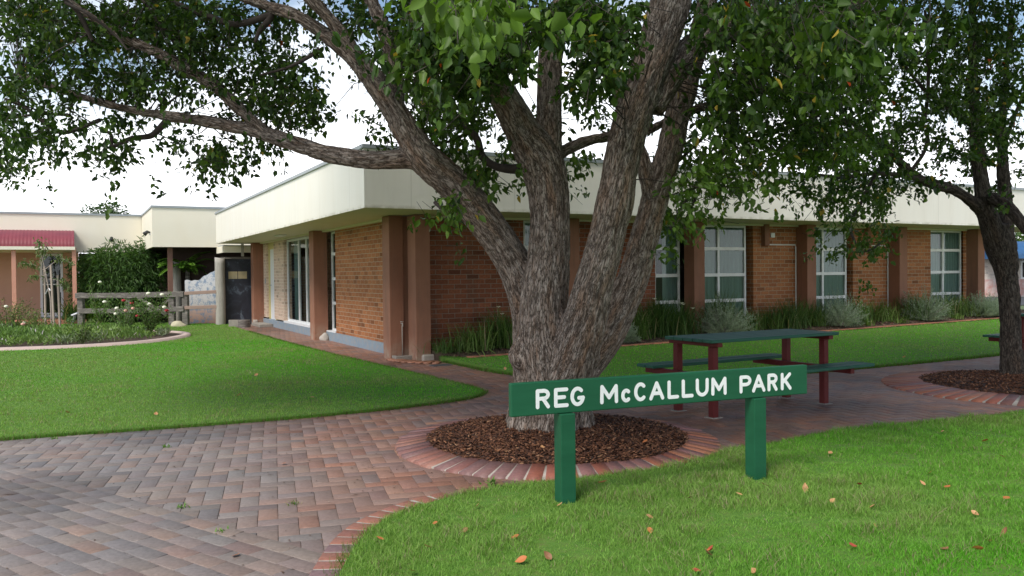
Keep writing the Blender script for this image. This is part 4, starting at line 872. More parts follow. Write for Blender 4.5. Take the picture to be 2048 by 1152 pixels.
bush(gp(300, 672), 1.0, .5, 20, 'rose bush with white and red blooms at the right end of the rose bed', 31, [(.35, -.1, 1.0, 'w'), (.02, -.1, 1.03, 'w'), (.42, -.15, .7, 'w'), (.46, -.12, .62, 'r'), (-.2, -.2, .5, 'r'), (.1, -.25, .78, 'w'), (-.3, -.2, .68, 'p')])
bush(gp(248, 668), .85, .5, 16, 'rose bush with dark red and white blooms left of the end rose bush', 32, [(.1, -.2, .85, 'r'), (.3, -.2, .78, 'r'), (-.35, -.25, .82, 'w'), (-.05, -.25, .66, 'w'), (.2, -.3, .6, 'p'), (-.1, -.2, .52, 'w')])
bush(gp(200, 655), 1.25, .45, 8, 'tall sparse rose bush behind the rose bed beside the fence', 33, [(.02, 0, 1.3, 'w')])
bush(gp(20, 668), .95, .6, 18, 'leafy rose bush with one white bloom at the left end of the rose bed', 34, [(.1, -.3, .72, 'w'), (.5, -.2, .3, 'w')], ((.1, .15, .04), (.24, .26, .09)))
bush(gp(70, 676), .65, .5, 14, 'low yellowish rose bush left of the staked sapling', 35, [(-.1, -.3, .35, 'p')], ((.1, .16, .04), (.22, .25, .08)))
bush(gp(125, 672), .4, .55, 10, 'low green bush around the foot of the staked sapling', 36, [])
bush(gp(165, 690), .55, .35, 5, 'nearly bare dark stemmed bush at the front of the rose bed', 37, [], ((.06, .1, .03), (.12, .18, .05)))
# solar spike light
P = gp(143, 668); sl_ = empty('garden_light', P); tag(sl_, 'small tilted silver garden spike light in the rose bed', 'garden light')
MB().tube([(0, 0, 0), (.08, -.02, .45)], .012, 6).build('stake', M_white, sl_); MB().obox((.11, -.03, .5), (1, 0, .4), (0, 1, 0), (-.4, 0, 1), .08, .05, .02).build('lamp_head', M_white, sl_, .008); MB().obox((.045, .0, .3), (.35, 0, 1), (0, 1, 0), (-1, 0, .35), .17, .05, .006).build('panel', M_flash, sl_)

# ------------------------------------------------------------------ trees: shared builders
LEAFPAL = np.array([(.027, .060, .011), (.040, .084, .013), (.060, .115, .017), (.020, .046, .010), (.090, .150, .022)])
def sprigs(P, n_per, size, r, bright=None, spread=1.0, droop=.35):
    """leafy twigs at points P (n,3): leaves + thin twig prisms"""
    n = len(P); D = norm(r.normal(0, 1, (n, 3))+np.array((0, 0, -.15))); Lt = .26*spread*r.uniform(.6, 1.3, n)
    t_ = r.uniform(-.5, .6, (n, n_per)); Q = (P[:, None]+D[:, None]*(t_*Lt[:, None])[..., None]).reshape(-1, 3)+r.normal(0, .03*spread, (n*n_per, 3))
    m = n*n_per; A = norm(np.repeat(D, n_per, 0)*.7+r.normal(0, .75, (m, 3))+np.array((0, 0, -droop*2))); N_ = norm(r.normal(0, .55, (m, 3))+np.array((0, 0, 1.)))
    L = size*r.uniform(.7, 1.3, m); W_ = L*r.uniform(.48, .68, m)
    c = LEAFPAL[r.choice(5, m, p=[.25, .28, .24, .13, .10])]*r.uniform(.75, 1.3, (m, 1))
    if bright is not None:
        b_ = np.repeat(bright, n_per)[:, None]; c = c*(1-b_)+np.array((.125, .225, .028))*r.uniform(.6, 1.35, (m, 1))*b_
    yl = r.random(m) < .008; c[yl] = np.array((.42, .30, .05)); rd = r.random(m) < .0007; c[rd] = (.45, .07, .02)
    return leaves(Q, A, N_, L, W_, c)
def twigs(P0, P1, r0, r1):
    """thin 3-sided prisms, vectorised; P0,P1 (n,3)"""
    n = len(P0); d = norm(P1-P0); a = norm(np.cross(d, np.array((.3, .2, .9)))); b_ = np.cross(d, a); V = []
    for (P, rr) in ((P0, r0), (P1, r1)):
        for k in range(3): V.append(P+np.asarray(rr).reshape(-1, 1)*(a*math.cos(k*2.094)+b_*math.sin(k*2.094)))
    V = np.stack(V, 1).reshape(-1, 3); b0 = np.arange(n)[:, None]*6
    return V, np.vstack([b0+np.array([0, 1, 4, 3]), b0+np.array([1, 2, 5, 4]), b0+np.array([2, 0, 3, 5])])
def skel(limbs):
    """limbs: list of [(px,py,depth,rpx)...] -> list of (points, radii)"""
    o = []
    for L in limbs:
        P = np.array([PY(a, b_, c) for a, b_, c, d in L]); R = np.array([d*c/FPX for a, b_, c, d in L])
        S = crom(np.column_stack([P, R]), 7); o.append((S[:, :3], np.maximum(S[:, 3], .004)))
    return o
def bark_material(name, dark, mid, light, warm):
    m, t, b = newmat(name)
    a = nd(t, 'ShaderNodeAttribute'); a.attribute_name = 'bark'; f_ = nd(t, 'ShaderNodeAttribute'); f_.attribute_name = 'fis'
    n = nd(t, 'ShaderNodeTexNoise', Scale=42.0, Detail=8.0, Roughness=.7); t.links.new(a.outputs['Vector'], n.inputs['Vector'])
    nf = nd(t, 'ShaderNodeTexNoise', Scale=62.0, Detail=3.0, Roughness=.55, Distortion=.35); t.links.new(a.outputs['Vector'], nf.inputs['Vector'])
    rg = nd(t, 'ShaderNodeMath'); rg.operation = 'SUBTRACT'; rg.inputs[1].default_value = .5; t.links.new(nf.outputs['Fac'], rg.inputs[0])
    ra = nd(t, 'ShaderNodeMath'); ra.operation = 'ABSOLUTE'; t.links.new(rg.outputs[0], ra.inputs[0])
    n2 = nd(t, 'ShaderNodeTexNoise', Scale=9.0, Detail=5.0, Roughness=.6); t.links.new(a.outputs['Vector'], n2.inputs['Vector'])
    c = ramp2(t, n.outputs['Fac'], [(.36, dark), (.46, mid), (.62, light)])
    c = mixc(t, ramp2(t, n2.outputs['Fac'], [(.5, (0, 0, 0)), (.68, (.7,)*3)]), c, warm)
    c = mixc(t, ramp2(t, f_.outputs['Fac'], [(.10, (.6, .6, .6)), (.42, (0, 0, 0))]), c, tuple(x*.5 for x in dark))
    c = mixc(t, ramp2(t, ra.outputs[0], [(.0, (.95,)*3), (.055, (0, 0, 0))]), c, tuple(x*.42 for x in dark))
    t.links.new(c, b.inputs['Base Color']); b.inputs['Roughness'].default_value = .9; b.inputs['Specular IOR Level'].default_value = .2
    bp = nd(t, 'ShaderNodeBump', Strength=.9, Distance=.012); hh = ramp2(t, ra.outputs[0], [(.0, (0, 0, 0)), (.08, (.8,)*3), (.3, (1,)*3)]); ha_ = nd(t, 'ShaderNodeMath'); ha_.operation = 'MULTIPLY_ADD'; ha_.inputs[1].default_value = .5; t.links.new(n.outputs['Fac'], ha_.inputs[0]); t.links.new(hh, ha_.inputs[2])
    t.links.new(ha_.outputs[0], bp.inputs['Height']); t.links.new(bp.outputs[0], b.inputs['Normal'])
    return m
def trunk_mesh(name, SK, parent, mat, voxel, amp, extra=None, freq=36.0):
    V = []; Fa = []; o = 0; me = bpy.data.meshes.new('tmp')
    vs, fs = [], []
    for P, R in SK+(extra or []):
        v, q, caps = tube_arr(P, R, 16); b_ = len(vs); vs += [tuple(map(float, x)) for x in v]; fs += [tuple(int(i)+b_ for i in f) for f in q]+[tuple(i+b_ for i in c) for c in caps]
    me.from_pydata(vs, [], fs); o = bpy.data.objects.new('tmp', me); COL.objects.link(o)
    rm = o.modifiers.new('r', 'REMESH'); rm.mode = 'VOXEL'; rm.voxel_size = voxel
    sm_ = o.modifiers.new('s', 'SMOOTH'); sm_.factor = .6; sm_.iterations = 6
    dg = bpy.context.evaluated_depsgraph_get(); me2 = bpy.data.meshes.new_from_object(o.evaluated_get(dg)); bpy.data.objects.remove(o); bpy.data.meshes.remove(me)
    n = len(me2.vertices); co = np.empty(n*3, np.float32); me2.vertices.foreach_get('co', co); co = co.reshape(-1, 3).astype(float)
    nr = np.empty(n*3, np.float32); me2.vertices.foreach_get('normal', nr); nr = nr.reshape(-1, 3)
    SP, ST, SN, SB, SR, SS, off = [], [], [], [], [], [], 0
    for q, (P, R) in enumerate(SK):
        T, N, B_ = frames(P); s_ = np.concatenate([[0], np.cumsum(np.linalg.norm(np.diff(P, axis=0), axis=1))])
        SP.append(P); ST.append(T); SN.append(N); SB.append(B_); SR.append(R); SS.append(s_+q*.0)
    SP, ST, SN, SB = map(np.vstack, (SP, ST, SN, SB)); SR = np.concatenate(SR); SS = np.concatenate(SS)
    bark = np.zeros((n, 3))
    for c0 in range(0, n, 4000):
        c = co[c0:c0+4000]; d = np.linalg.norm(c[:, None]-SP[None], axis=2)-SR[None]*.9
        w_ = np.exp(-(d-d.min(1, keepdims=True))*45); w_ /= w_.sum(1, keepdims=True); k = d.argmin(1)
        T = norm(w_ @ ST); rel = c-SP[k]
        # plates follow the local growth direction: squeeze position along it
        z = SS[k]+(rel*ST[k]).sum(1); bark[c0:c0+4000, 0] = (rel*SN[k]).sum(1); bark[c0:c0+4000, 1] = (rel*SB[k]).sum(1); bark[c0:c0+4000, 2] = z*.2
    g = bark*freq; g2 = vnoise(g*np.array((1, 1, 1.2))+11); wob = (vnoise(bark*8+5)-.5)*1.4
    g = g+wob[:, None]
    r1 = 1-np.abs(2*vnoise(g)-1); r2 = 1-np.abs(2*vnoise(g*1.9+31)-1)
    f_ = np.clip(1-(r1**3*.75+r2**4*.45), 0, 1)
    lump = vnoise(co*4.5)-.5
    co2 = co+nr*((f_-.6)*amp+lump*amp*1.4)[:, None]
    me2.vertices.foreach_set('co', co2.astype(np.float32).ravel())
    a = me2.attributes.new('bark', 'FLOAT_VECTOR', 'POINT'); a.data.foreach_set('vector', bark.astype(np.float32).ravel())
    a = me2.attributes.new('fis', 'FLOAT', 'POINT'); a.data.foreach_set('value', f_.astype(np.float32))
    me2.name = name; me2.update(); return link(name, me2, mat, parent, True)
M_bark = bark_material('camphor_bark', (.112, .081, .061), (.25, .195, .158), (.41, .355, .305), (.31, .185, .115))
M_bark2 = bark_material('darker_bark', (.04, .03, .024), (.08, .062, .05), (.13, .108, .09), (.10, .065, .045))
M_twig = pmat('twig_bark', (.035, .026, .021), (.055, .042, .034), 20, .9)

# ------------------------------------------------------------------ main tree
T1 = empty('forked_tree', (.36, 7.42, 0)); tag(T1, 'big spreading tree with four rough barked stems, growing from the mulch ring behind the sign', 'tree')
big = [
 [(1094, 905, 7.40, 76), (1097, 850, 7.40, 73), (1103, 790, 7.42, 73), (1106, 735, 7.45, 80), (1104, 690, 7.45, 76), (1095, 650, 7.45, 54)],          # bole
 [(1100, 800, 7.42, 66), (1082, 720, 7.45, 60), (1066, 660, 7.5, 42), (1056, 600, 7.5, 38), (1024, 520, 7.45, 36), (968, 440, 7.4, 35), (906, 368, 7.3, 35), (850, 316, 7.2, 33), (812, 258, 7.15, 28), (770, 190, 7.1, 24), (715, 122, 7.05, 20), (662, 78, 7.05, 16), (600, 36, 7.1, 13), (530, 10, 7.2, 11), (440, -25, 7.3, 10)],   # left stem
 [(1105, 760, 7.35, 66), (1092, 690, 7.3, 58), (1088, 620, 7.25, 50), (1094, 540, 7.25, 45), (1100, 460, 7.25, 40), (1097, 390, 7.25, 42), (1082, 325, 7.25, 44), (1045, 262, 7.2, 36), (1006, 190, 7.1, 31), (968, 130, 6.9, 28), (925, 60, 6.8, 25), (890, -30, 6.7, 22), (850, -160, 6.6, 20)],  # centre stem
 [(1092, 340, 7.25, 34), (1097, 270, 7.3, 27), (1099, 190, 7.35, 25), (1102, 110, 7.4, 24), (1118, 40, 7.45, 22), (1140, -40, 7.5, 20), (1165, -160, 7.6, 15)],
 [(1118, 780, 7.3, 56), (1146, 710, 7.15, 50), (1172, 630, 7.0, 44), (1190, 560, 6.9, 39), (1212, 480, 6.85, 38), (1230, 400, 6.8, 37), (1246, 310, 6.8, 36), (1264, 240, 6.8, 37), (1290, 160, 6.8, 38), (1318, 80, 6.8, 40), (1345, -10, 6.8, 40), (1370, -150, 6.9, 32)],   # right big stem
 [(1130, 790, 7.45, 46), (1166, 728, 7.55, 40), (1212, 668, 7.6, 38), (1248, 600, 7.65, 33), (1274, 530, 7.7, 30), (1294, 455, 7.7, 28), (1315, 380, 7.75, 26), (1335, 315, 7.8, 25), (1350, 255, 7.85, 25), (1364, 200, 7.9, 24), (1384, 130, 7.9, 22), (1404, 50, 8.0, 20), (1425, -60, 8.2, 18)],   # far right stem
 [(1300, 215, 6.85, 30), (1335, 160, 6.9, 28), (1378, 100, 6.95, 26), (1435, 65, 7.0, 24), (1500, 55, 7.1, 21), (1580, 45, 7.2, 18), (1680, 20, 7.3, 15), (1780, -20, 7.4, 12)],
 [(850, 312, 7.2, 28), (805, 318, 7.2, 19), (745, 320, 7.2, 17), (690, 314, 7.25, 17), (635, 302, 7.3, 16), (575, 283, 7.4, 15), (520, 265, 7.5, 14), (460, 252, 7.6, 12.5), (400, 241, 7.7, 11.5), (340, 233, 7.8, 10), (275, 222, 7.9, 9), (200, 205, 8.0, 7.5), (120, 180, 8.1, 6.5), (40, 150, 8.2, 5)],
 [(545, 272, 7.45, 11), (490, 228, 7.5, 11.5), (430, 172, 7.5, 12), (372, 138, 7.5, 12), (320, 108, 7.5, 11), (270, 85, 7.5, 10), (215, 55, 7.5, 9), (160, 20, 7.5, 8), (110, -20, 7.5, 7)],
 [(792, 225, 7.15, 18), (794, 180, 7.2, 15), (790, 135, 7.25, 15), (772, 70, 7.3, 15), (742, 0, 7.4, 13), (710, -80, 7.5, 11)],
 [(735, 150, 7.05, 14), (700, 88, 7.0, 13), (660, 40, 6.95, 13), (615, -10, 6.9, 12), (560, -80, 6.9, 10)],
 [(1268, 230, 6.85, 20), (1240, 180, 7.0, 16), (1205, 125, 7.2, 15), (1175, 75, 7.3, 14), (1155, 20, 7.4, 12), (1130, -60, 7.5, 10)],
 [(1110, 315, 7.3, 14), (1140, 296, 7.45, 12), (1175, 282, 7.6, 11), (1225, 272, 7.8, 11), (1290, 262, 8.0, 10), (1350, 235, 8.2, 9), (1450, 200, 8.5, 8), (1560, 180, 8.8, 6)],
 [(1306, 400, 7.7, 18), (1292, 345, 7.75, 15), (1278, 290, 7.85, 12), (1262, 240, 7.9, 10), (1240, 190, 8.0, 8)],
]
small = [
 [(1040, 338, 7.3, 11), (1010, 337, 7.35, 9), (985, 330, 7.4, 8), (964, 312, 7.45, 8), (954, 278, 7.5, 7.5), (933, 256, 7.55, 7), (895, 215, 7.6, 6), (843, 174, 7.7, 4), (800, 150, 7.8, 3)],
 [(945, 262, 7.55, 4), (915, 275, 7.6, 3), (880, 290, 7.7, 2.5), (850, 300, 7.8, 2)],
 [(340, 235, 7.8, 8), (318, 258, 7.8, 6.5), (300, 272, 7.8, 6), (262, 277, 7.8, 5), (226, 292, 7.8, 4), (222, 270, 7.8, 3.5), (205, 258, 7.8, 3)],
 [(200, 240, 8.0, 4.5), (130, 265, 8.05, 4), (90, 245, 8.1, 4), (50, 215, 8.1, 3.6), (10, 198, 8.1, 3)],
 [(140, 230, 8.0, 3), (80, 228, 8.0, 3), (30, 235, 8, 2.5), (-30, 240, 8, 2)],
 [(545, 18, 7.2, 8), (538, 40, 7.2, 7), (520, 60, 7.2, 5), (510, 85, 7.2, 3)],
 [(540, 30, 7.2, 7), (500, 43, 7.2, 7), (465, 48, 7.2, 6.5), (425, 35, 7.2, 6), (390, 22, 7.2, 5), (340, 0, 7.2, 4)],
 [(640, 98, 7.1, 5), (610, 118, 7.1, 4), (575, 135, 7.1, 3), (520, 150, 7.2, 2)],
 [(360, 100, 7.5, 5), (330, 60, 7.3, 4), (300, 20, 7.2, 3), (270, -20, 7.2, 3)],
 [(185, 80, 7.0, 3.5), (160, 30, 6.9, 4), (120, -10, 6.8, 4)], [(185, 82, 7.0, 3), (172, 60, 7, 2.5), (150, 15, 6.9, 3)],
 [(255, 100, 6.9, 2), (230, 70, 6.9, 2.6), (180, 30, 6.8, 3), (130, 5, 6.8, 3.2)],
 [(1480, 180, 8, 4), (1420, 260, 8.2, 4), (1380, 300, 8.4, 3.5), (1350, 330, 8.5, 3)],
 [(1560, 180, 8.6, 5), (1600, 240, 8.8, 5), (1580, 300, 8.9, 4), (1520, 350, 9, 3)],
 [(1440, 200, 8.2, 5), (1460, 270, 8.5, 4.5), (1420, 330, 8.6, 4), (1390, 400, 8.7, 3), (1370, 440, 8.7, 2)],
 [(1340, 460, 8.3, 2), (1360, 420, 8.3, 2.5), (1400, 360, 8.4, 3)],
 [(870, 405, 7.2, 4), (885, 420, 7.1, 3), (895, 435, 7.0, 2)],
]
SKB = skel(big); SKS = skel(small)
flare = []
for q in range(11):
    a = q*2*math.pi/11+rng.normal(0, .12); R0 = rng.uniform(.33, .43)
    c0 = np.array((.32, 7.42)); pts = []
    for (k_, z_, r_) in ((.20, .60, .10), (.27, .32, .095), (.33, .12, .085), (R0, -.03, .06)):
        pts.append((c0[0]+k_*math.cos(a), c0[1]+k_*math.sin(a), z_, r_))
    S = crom(np.array(pts), 6); flare.append((S[:, :3]-0, S[:, 3]))
flare = [(P, R) for P, R in flare]
# a few burls on the bole
for (px, py, d_, rr) in ((1046, 712, 7.3, .14), (1050, 690, 7.22, .10), (1150, 665, 7.05, .10), (1180, 710, 7.2, .10), (862, 322, 7.15, .09)):
    c_ = PY(px, py, d_); S = np.array([c_+np.array((0, 0, z_)) for z_ in np.linspace(-rr, rr, 7)]); flare.append((S, np.sqrt(np.maximum(rr**2-np.linspace(-rr, rr, 7)**2, 1e-4))*.95))
def shift(SKx, o_): return [(P-o_, R) for P, R in SKx]
O1 = np.array((.36, 7.42, 0.))
trunk_mesh('trunk', shift(SKB, O1), T1, M_bark, .0115, .013, shift(flare, O1))
for P, R in SKS:
    v, f_, c = tube_arr(P-O1, R, 7); arr_mesh('branch', v, f_, M_twig, T1, smooth=True)

# where leaves stand: how dense the crown is in each direction, 64-pixel cells, rows from the top
DENS = ["88899986434789998787178999999999",
        "67777765431589995278625889899999",
        "65677545840268873265258999777999",
        "54355447871467631231358998867999",
        "65330343430246530400267789888897",
        "31020131000003420300057558977446",
        "00000000000001200000053116762102",
        "00000000000000100000130003540000",
        "00000000000000000000000000200000"]
def crown_points(r, sel, base, depthf, jit=30):
    out = []; 
    for ry, row in enumerate(DENS):
        for cx_, ch in enumerate(row):
            d = int(ch)
            if d == 0: continue
            px0, py0 = cx_*64, ry*64
            for _ in range(int(base*(d/9)**1.25+r.random())):
                px = px0+r.uniform(0, 64)+r.normal(0, 9); py = py0+r.uniform(0, 64)+r.normal(0, 7)
                if sel(px, py): out.append((px, py, depthf(px, py)))
    out = np.array(out)
    # clumps and sky holes from smooth noise
    g = vnoise(np.column_stack([out[:, 0]/46, out[:, 1]/40, out[:, 2]*.6])); g2 = vnoise(np.column_stack([out[:, 0]/19, out[:, 1]/17, out[:, 2]*1.3+9]))
    k = (g*.6+g2*.4) > (.385+.13*(1-np.array([int(DENS[min(8, max(0, int(b_//64)))][min(31, max(0, int(a_//64)))]) for a_, b_, c_ in out])/9))
    return out[k]
r = np.random.default_rng(77)
is2 = lambda px, py: (px > 1755) or (px > 1560 and py > 330)
def d1f(px, py):
    if px < 700: return r.uniform(7.0, 9.2)
    if px < 1340: return r.uniform(6.6, 9.0) if not (840 < px < 1290 and py < 215) else r.uniform(4.8, 7.0)
    return r.uniform(6.2, 9.6)
def in_gap(px, py):  # keep leaves off the lit faces of the stems
    return True
def stem_mask(out):
    """drop sprigs that would hang in front of the main stems"""
    keep = np.ones(len(out), bool)
    for L in big[:7]+[big[7], big[9]]:
        S = crom(np.array(L, float), 6)
        for a_, b_, c_, rr in S:
            keep &= ~((np.hypot(out[:, 0]-a_, out[:, 1]-b_) < rr+14) & (out[:, 2] < c_+.15) & (out[:, 1] > (-60 if L is big[4] else 90 if L is big[3] else 150 if a_ > 1000 else 190)))
    return keep
cp = crown_points(r, lambda a_, b_: not is2(a_, b_), 52, d1f)
cp = cp[stem_mask(cp)]
P = np.array([PY(*q) for q in cp])
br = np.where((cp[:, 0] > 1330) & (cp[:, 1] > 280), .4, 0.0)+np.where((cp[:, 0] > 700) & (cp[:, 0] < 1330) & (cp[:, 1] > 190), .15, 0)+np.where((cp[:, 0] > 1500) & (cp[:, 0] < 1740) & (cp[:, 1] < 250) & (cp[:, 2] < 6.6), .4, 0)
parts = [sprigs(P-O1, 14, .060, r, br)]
tw = [twigs(P-O1-r.normal(0, .09, P.shape), P-O1+r.normal(0, .09, P.shape), .003, .002)]
# nearer boughs hanging into the top of the picture
def bough(cpx, cpy, dep, rx, ry, n, size, bright, dz=.35):
    q = np.column_stack([r.normal(cpx, rx, n), r.normal(cpy, ry, n), r.normal(dep, dz, n)]); q = q[q[:, 1] < cpy+ry*2.0]; S3 = crom(np.array(big[4], float), 8); S2 = crom(np.array(big[3], float), 8)
    q = q[[not (((np.hypot(S3[:, 0]-a_, S3[:, 1]-b_) < S3[:, 3]+22).any() and c_ < 6.9) or (b_ > 70 and (np.hypot(S2[:, 0]-a_, S2[:, 1]-b_) < S2[:, 3]+18).any() and c_ < 7.3)) for a_, b_, c_, in q]]; n = len(q)
    Pn = np.array([PY(*k) for k in q]); tw.append(twigs(Pn-O1, Pn-O1+r.normal(0, .1, Pn.shape)+np.array((0, 0, .12)), .003, .002))
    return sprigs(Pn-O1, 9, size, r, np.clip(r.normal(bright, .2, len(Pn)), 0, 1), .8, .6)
parts += [bough(950, 26, 3.8, 66, 32, 30, .078, .75), bough(870, 100, 5.2, 80, 42, 52, .075, .0), bough(990, 105, 5.4, 55, 32, 34, .075, .05), bough(1150, 40, 5.2, 40, 26, 18, .075, .0),
          bough(1640, 120, 5.8, 60, 55, 90, .066, .4), bough(1560, 30, 5.6, 90, 30, 70, .066, .1), bough(1470, 170, 6.2, 70, 60, 70, .078, .1), bough(1740, 60, 5.2, 70, 40, 50, .08, .0),
          bough(905, 435, 6.9, 16, 16, 14, .07, .35), bough(1352, 440, 8.3, 22, 26, 20, .066, .35), bough(960, 345, 7.6, 36, 22, 30, .07, .35), bough(440, 320, 8.0, 30, 16, 26, .07, .05), bough(238, 318, 8.0, 12, 18, 9, .07, .0),
          bough(1080, 365, 8.1, 30, 16, 5, .07, .3), bough(1145, 330, 8.3, 18, 14, 12, .07, .4)]
# the crown above the picture: shades what stands below
n = 6000; q = norm(r.normal(0, 1, (n, 3)))*(r.random((n, 1))**(1/2.2)); Q = np.array((.4, 8.6, 6.1))+q*np.array((7.6, 5.4, 2.9))
rel = Q-CP; dep = rel @ CF; pyp = 576-FPX*(rel @ CU)/np.maximum(dep, .1); pxp = 1024+FPX*(rel @ CR)/np.maximum(dep, .1)
k = (pyp < -45) | (dep < .5) | (pxp < -90) | (pxp > 2140); Q = Q[k & (Q[:, 2] > 3.2) & (Q[:, 1] > 3.2)]
parts.append(sprigs(Q-O1, 8, .13, r, np.full(len(Q), .1), 1.6))
V, Fq, C = cat(parts); arr_mesh('crown', V, Fq, M_leaf, T1, C)
# twig joints from sprigs to the nearest limb
SPT = np.vstack([P_ for P_, _ in SKB+SKS]); idx = r.choice(len(P), 480, replace=False); A_ = []; B_ = []
for i in idx:
    d = np.linalg.norm(SPT-P[i], axis=1); j = d.argmin()
    if .1 < d[j] < 1.6 and not (1180 < cp[i, 0] < 1400 and cp[i, 1] > 120):
        mid = (P[i]+SPT[j])/2+r.normal(0, .08, 3)+np.array((0, 0, .1)); A_ += [SPT[j], mid]; B_ += [mid, P[i]]
A_ = np.array(A_)-O1; B_ = np.array(B_)-O1; tw.append(twigs(A_, B_, np.where(np.arange(len(A_)) % 2 == 0, .0075, .005), np.where(np.arange(len(A_)) % 2 == 0, .005, .0025)))
V = []; Fq = []; o_ = 0
for v, f_ in tw: V.append(v); Fq.append(f_+o_); o_ += len(v)
arr_mesh('twigs', np.vstack(V), np.vstack(Fq), M_twig, T1)

# ------------------------------------------------------------------ second tree at the right edge
O2 = np.array((6.5, 10.75, 0.)); T2 = empty('dark_tree', O2); tag(T2, 'dark trunked smaller tree in the mulch ring at the right edge of the picture', 'tree')
big2 = [
 [(2021, 790, 10.7, 23.2), (2021, 740, 10.75, 19.8), (2022, 660, 10.75, 18.9), (2018, 590, 10.75, 18.9), (2010, 530, 10.75, 23.2), (2000, 490, 10.75, 28.4), (1993, 450, 10.75, 25.8)],
 [(2000, 500, 10.75, 24.1), (1982, 450, 10.7, 20.6), (1970, 410, 10.7, 17.2), (1962, 360, 10.7, 14.6), (1955, 300, 10.7, 12.9), (1950, 220, 10.7, 11.2), (1946, 120, 10.8, 9.5), (1945, 0, 10.9, 7.7), (1950, -120, 11, 6.0)],
 [(2006, 490, 10.8, 20.6), (2010, 440, 10.9, 16.3), (2010, 390, 11.0, 12.0), (2006, 340, 11.0, 10.3), (2004, 260, 11.1, 8.6), (2012, 150, 11.2, 6.9), (2025, 20, 11.3, 6.0)],
 [(1962, 420, 10.7, 12.0), (1930, 392, 10.6, 11.2), (1890, 374, 10.5, 10.3), (1850, 362, 10.4, 9.5), (1815, 340, 10.3, 8.6), (1780, 305, 10.2, 7.7), (1740, 272, 10.1, 6.9), (1700, 240, 10.0, 5.2), (1660, 190, 10, 4.3)],
 [(1985, 395, 10.55, 12.0), (2015, 415, 10.3, 12.0), (2048, 452, 10.0, 12.0), (2085, 500, 9.7, 11.2), (2130, 540, 9.4, 9.5)],
]
small2 = [[(1850, 362, 10.4, 6), (1800, 350, 10.2, 5), (1740, 348, 10.0, 4), (1690, 355, 9.9, 3), (1640, 350, 9.8, 3)],
 [(1955, 260, 10.7, 5), (1900, 220, 10.5, 5), (1850, 180, 10.4, 4), (1800, 120, 10.3, 3)], [(1780, 305, 10.2, 5), (1745, 360, 10.1, 4), (1720, 410, 10.0, 3.5), (1700, 450, 9.9, 3), (1712, 490, 9.8, 2.5)],
 [(1770, 480, 9.8, 2.2), (1740, 500, 9.8, 2.4), (1710, 505, 9.8, 2)], [(2004, 300, 11.0, 5), (2030, 230, 11, 4), (2060, 160, 11, 3)], [(1850, 240, 10.4, 3.5), (1856, 180, 10.3, 4), (1856, 100, 10.3, 4), (1850, 20, 10.3, 3)], [(1820, 345, 10.3, 4), (1850, 300, 10.3, 4), (1856, 250, 10.3, 4)]]
SK2 = skel(big2); SK2s = skel(small2); fl2 = []
for q in range(8):
    a = q*2*math.pi/8; pts = [(6.5+k_*math.cos(a), 10.72+k_*math.sin(a), z_, r_) for (k_, z_, r_) in ((.06, .4, .05), (.10, .2, .05), (.17, .0, .045))]; S = crom(np.array(pts), 6); fl2.append((S[:, :3], S[:, 3]))
trunk_mesh('trunk', shift(SK2, O2), T2, M_bark2, .017, .018, shift(fl2, O2))
for P_, R in SK2s: v, f_, c = tube_arr(P_-O2, R, 6); arr_mesh('branch', v, f_, M_twig, T2, smooth=True)
cp = crown_points(r, is2, 40, lambda a_, b_: r.uniform(8.9, 11.9))
keep = np.ones(len(cp), bool)
for L in big2[:2]:
    for a_, b_, c_, rr in crom(np.array(L, float), 6): keep &= ~((np.hypot(cp[:, 0]-a_, cp[:, 1]-b_) < rr+12) & (cp[:, 2] < c_+.1) & (cp[:, 1] > 330))
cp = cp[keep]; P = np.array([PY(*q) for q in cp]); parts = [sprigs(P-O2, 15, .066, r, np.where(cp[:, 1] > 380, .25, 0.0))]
tw = [twigs(P-O2-r.normal(0, .09, P.shape), P-O2+r.normal(0, .09, P.shape), .003, .002)]
n = 2200; q = norm(r.normal(0, 1, (n, 3)))*(r.random((n, 1))**(1/2.2)); Q = np.array((7.4, 11.0, 5.9))+q*np.array((4.3, 3.8, 2.3))
rel = Q-CP; dep = rel @ CF; pyp = 576-FPX*(rel @ CU)/dep; pxp = 1024+FPX*(rel @ CR)/dep; k = (pyp < -45) | (pxp > 2110)
Q = Q[k & (Q[:, 2] > 3.0)]; parts.append(sprigs(Q-O2, 8, .13, r, np.full(len(Q), .1), 1.6))
V, Fq, C = cat(parts); arr_mesh('crown', V, Fq, M_leaf, T2, C)
V = []; Fq = []; o_ = 0
for v, f_ in tw: V.append(v); Fq.append(f_+o_); o_ += len(v)
arr_mesh('twigs', np.vstack(V), np.vstack(Fq), M_twig, T2)

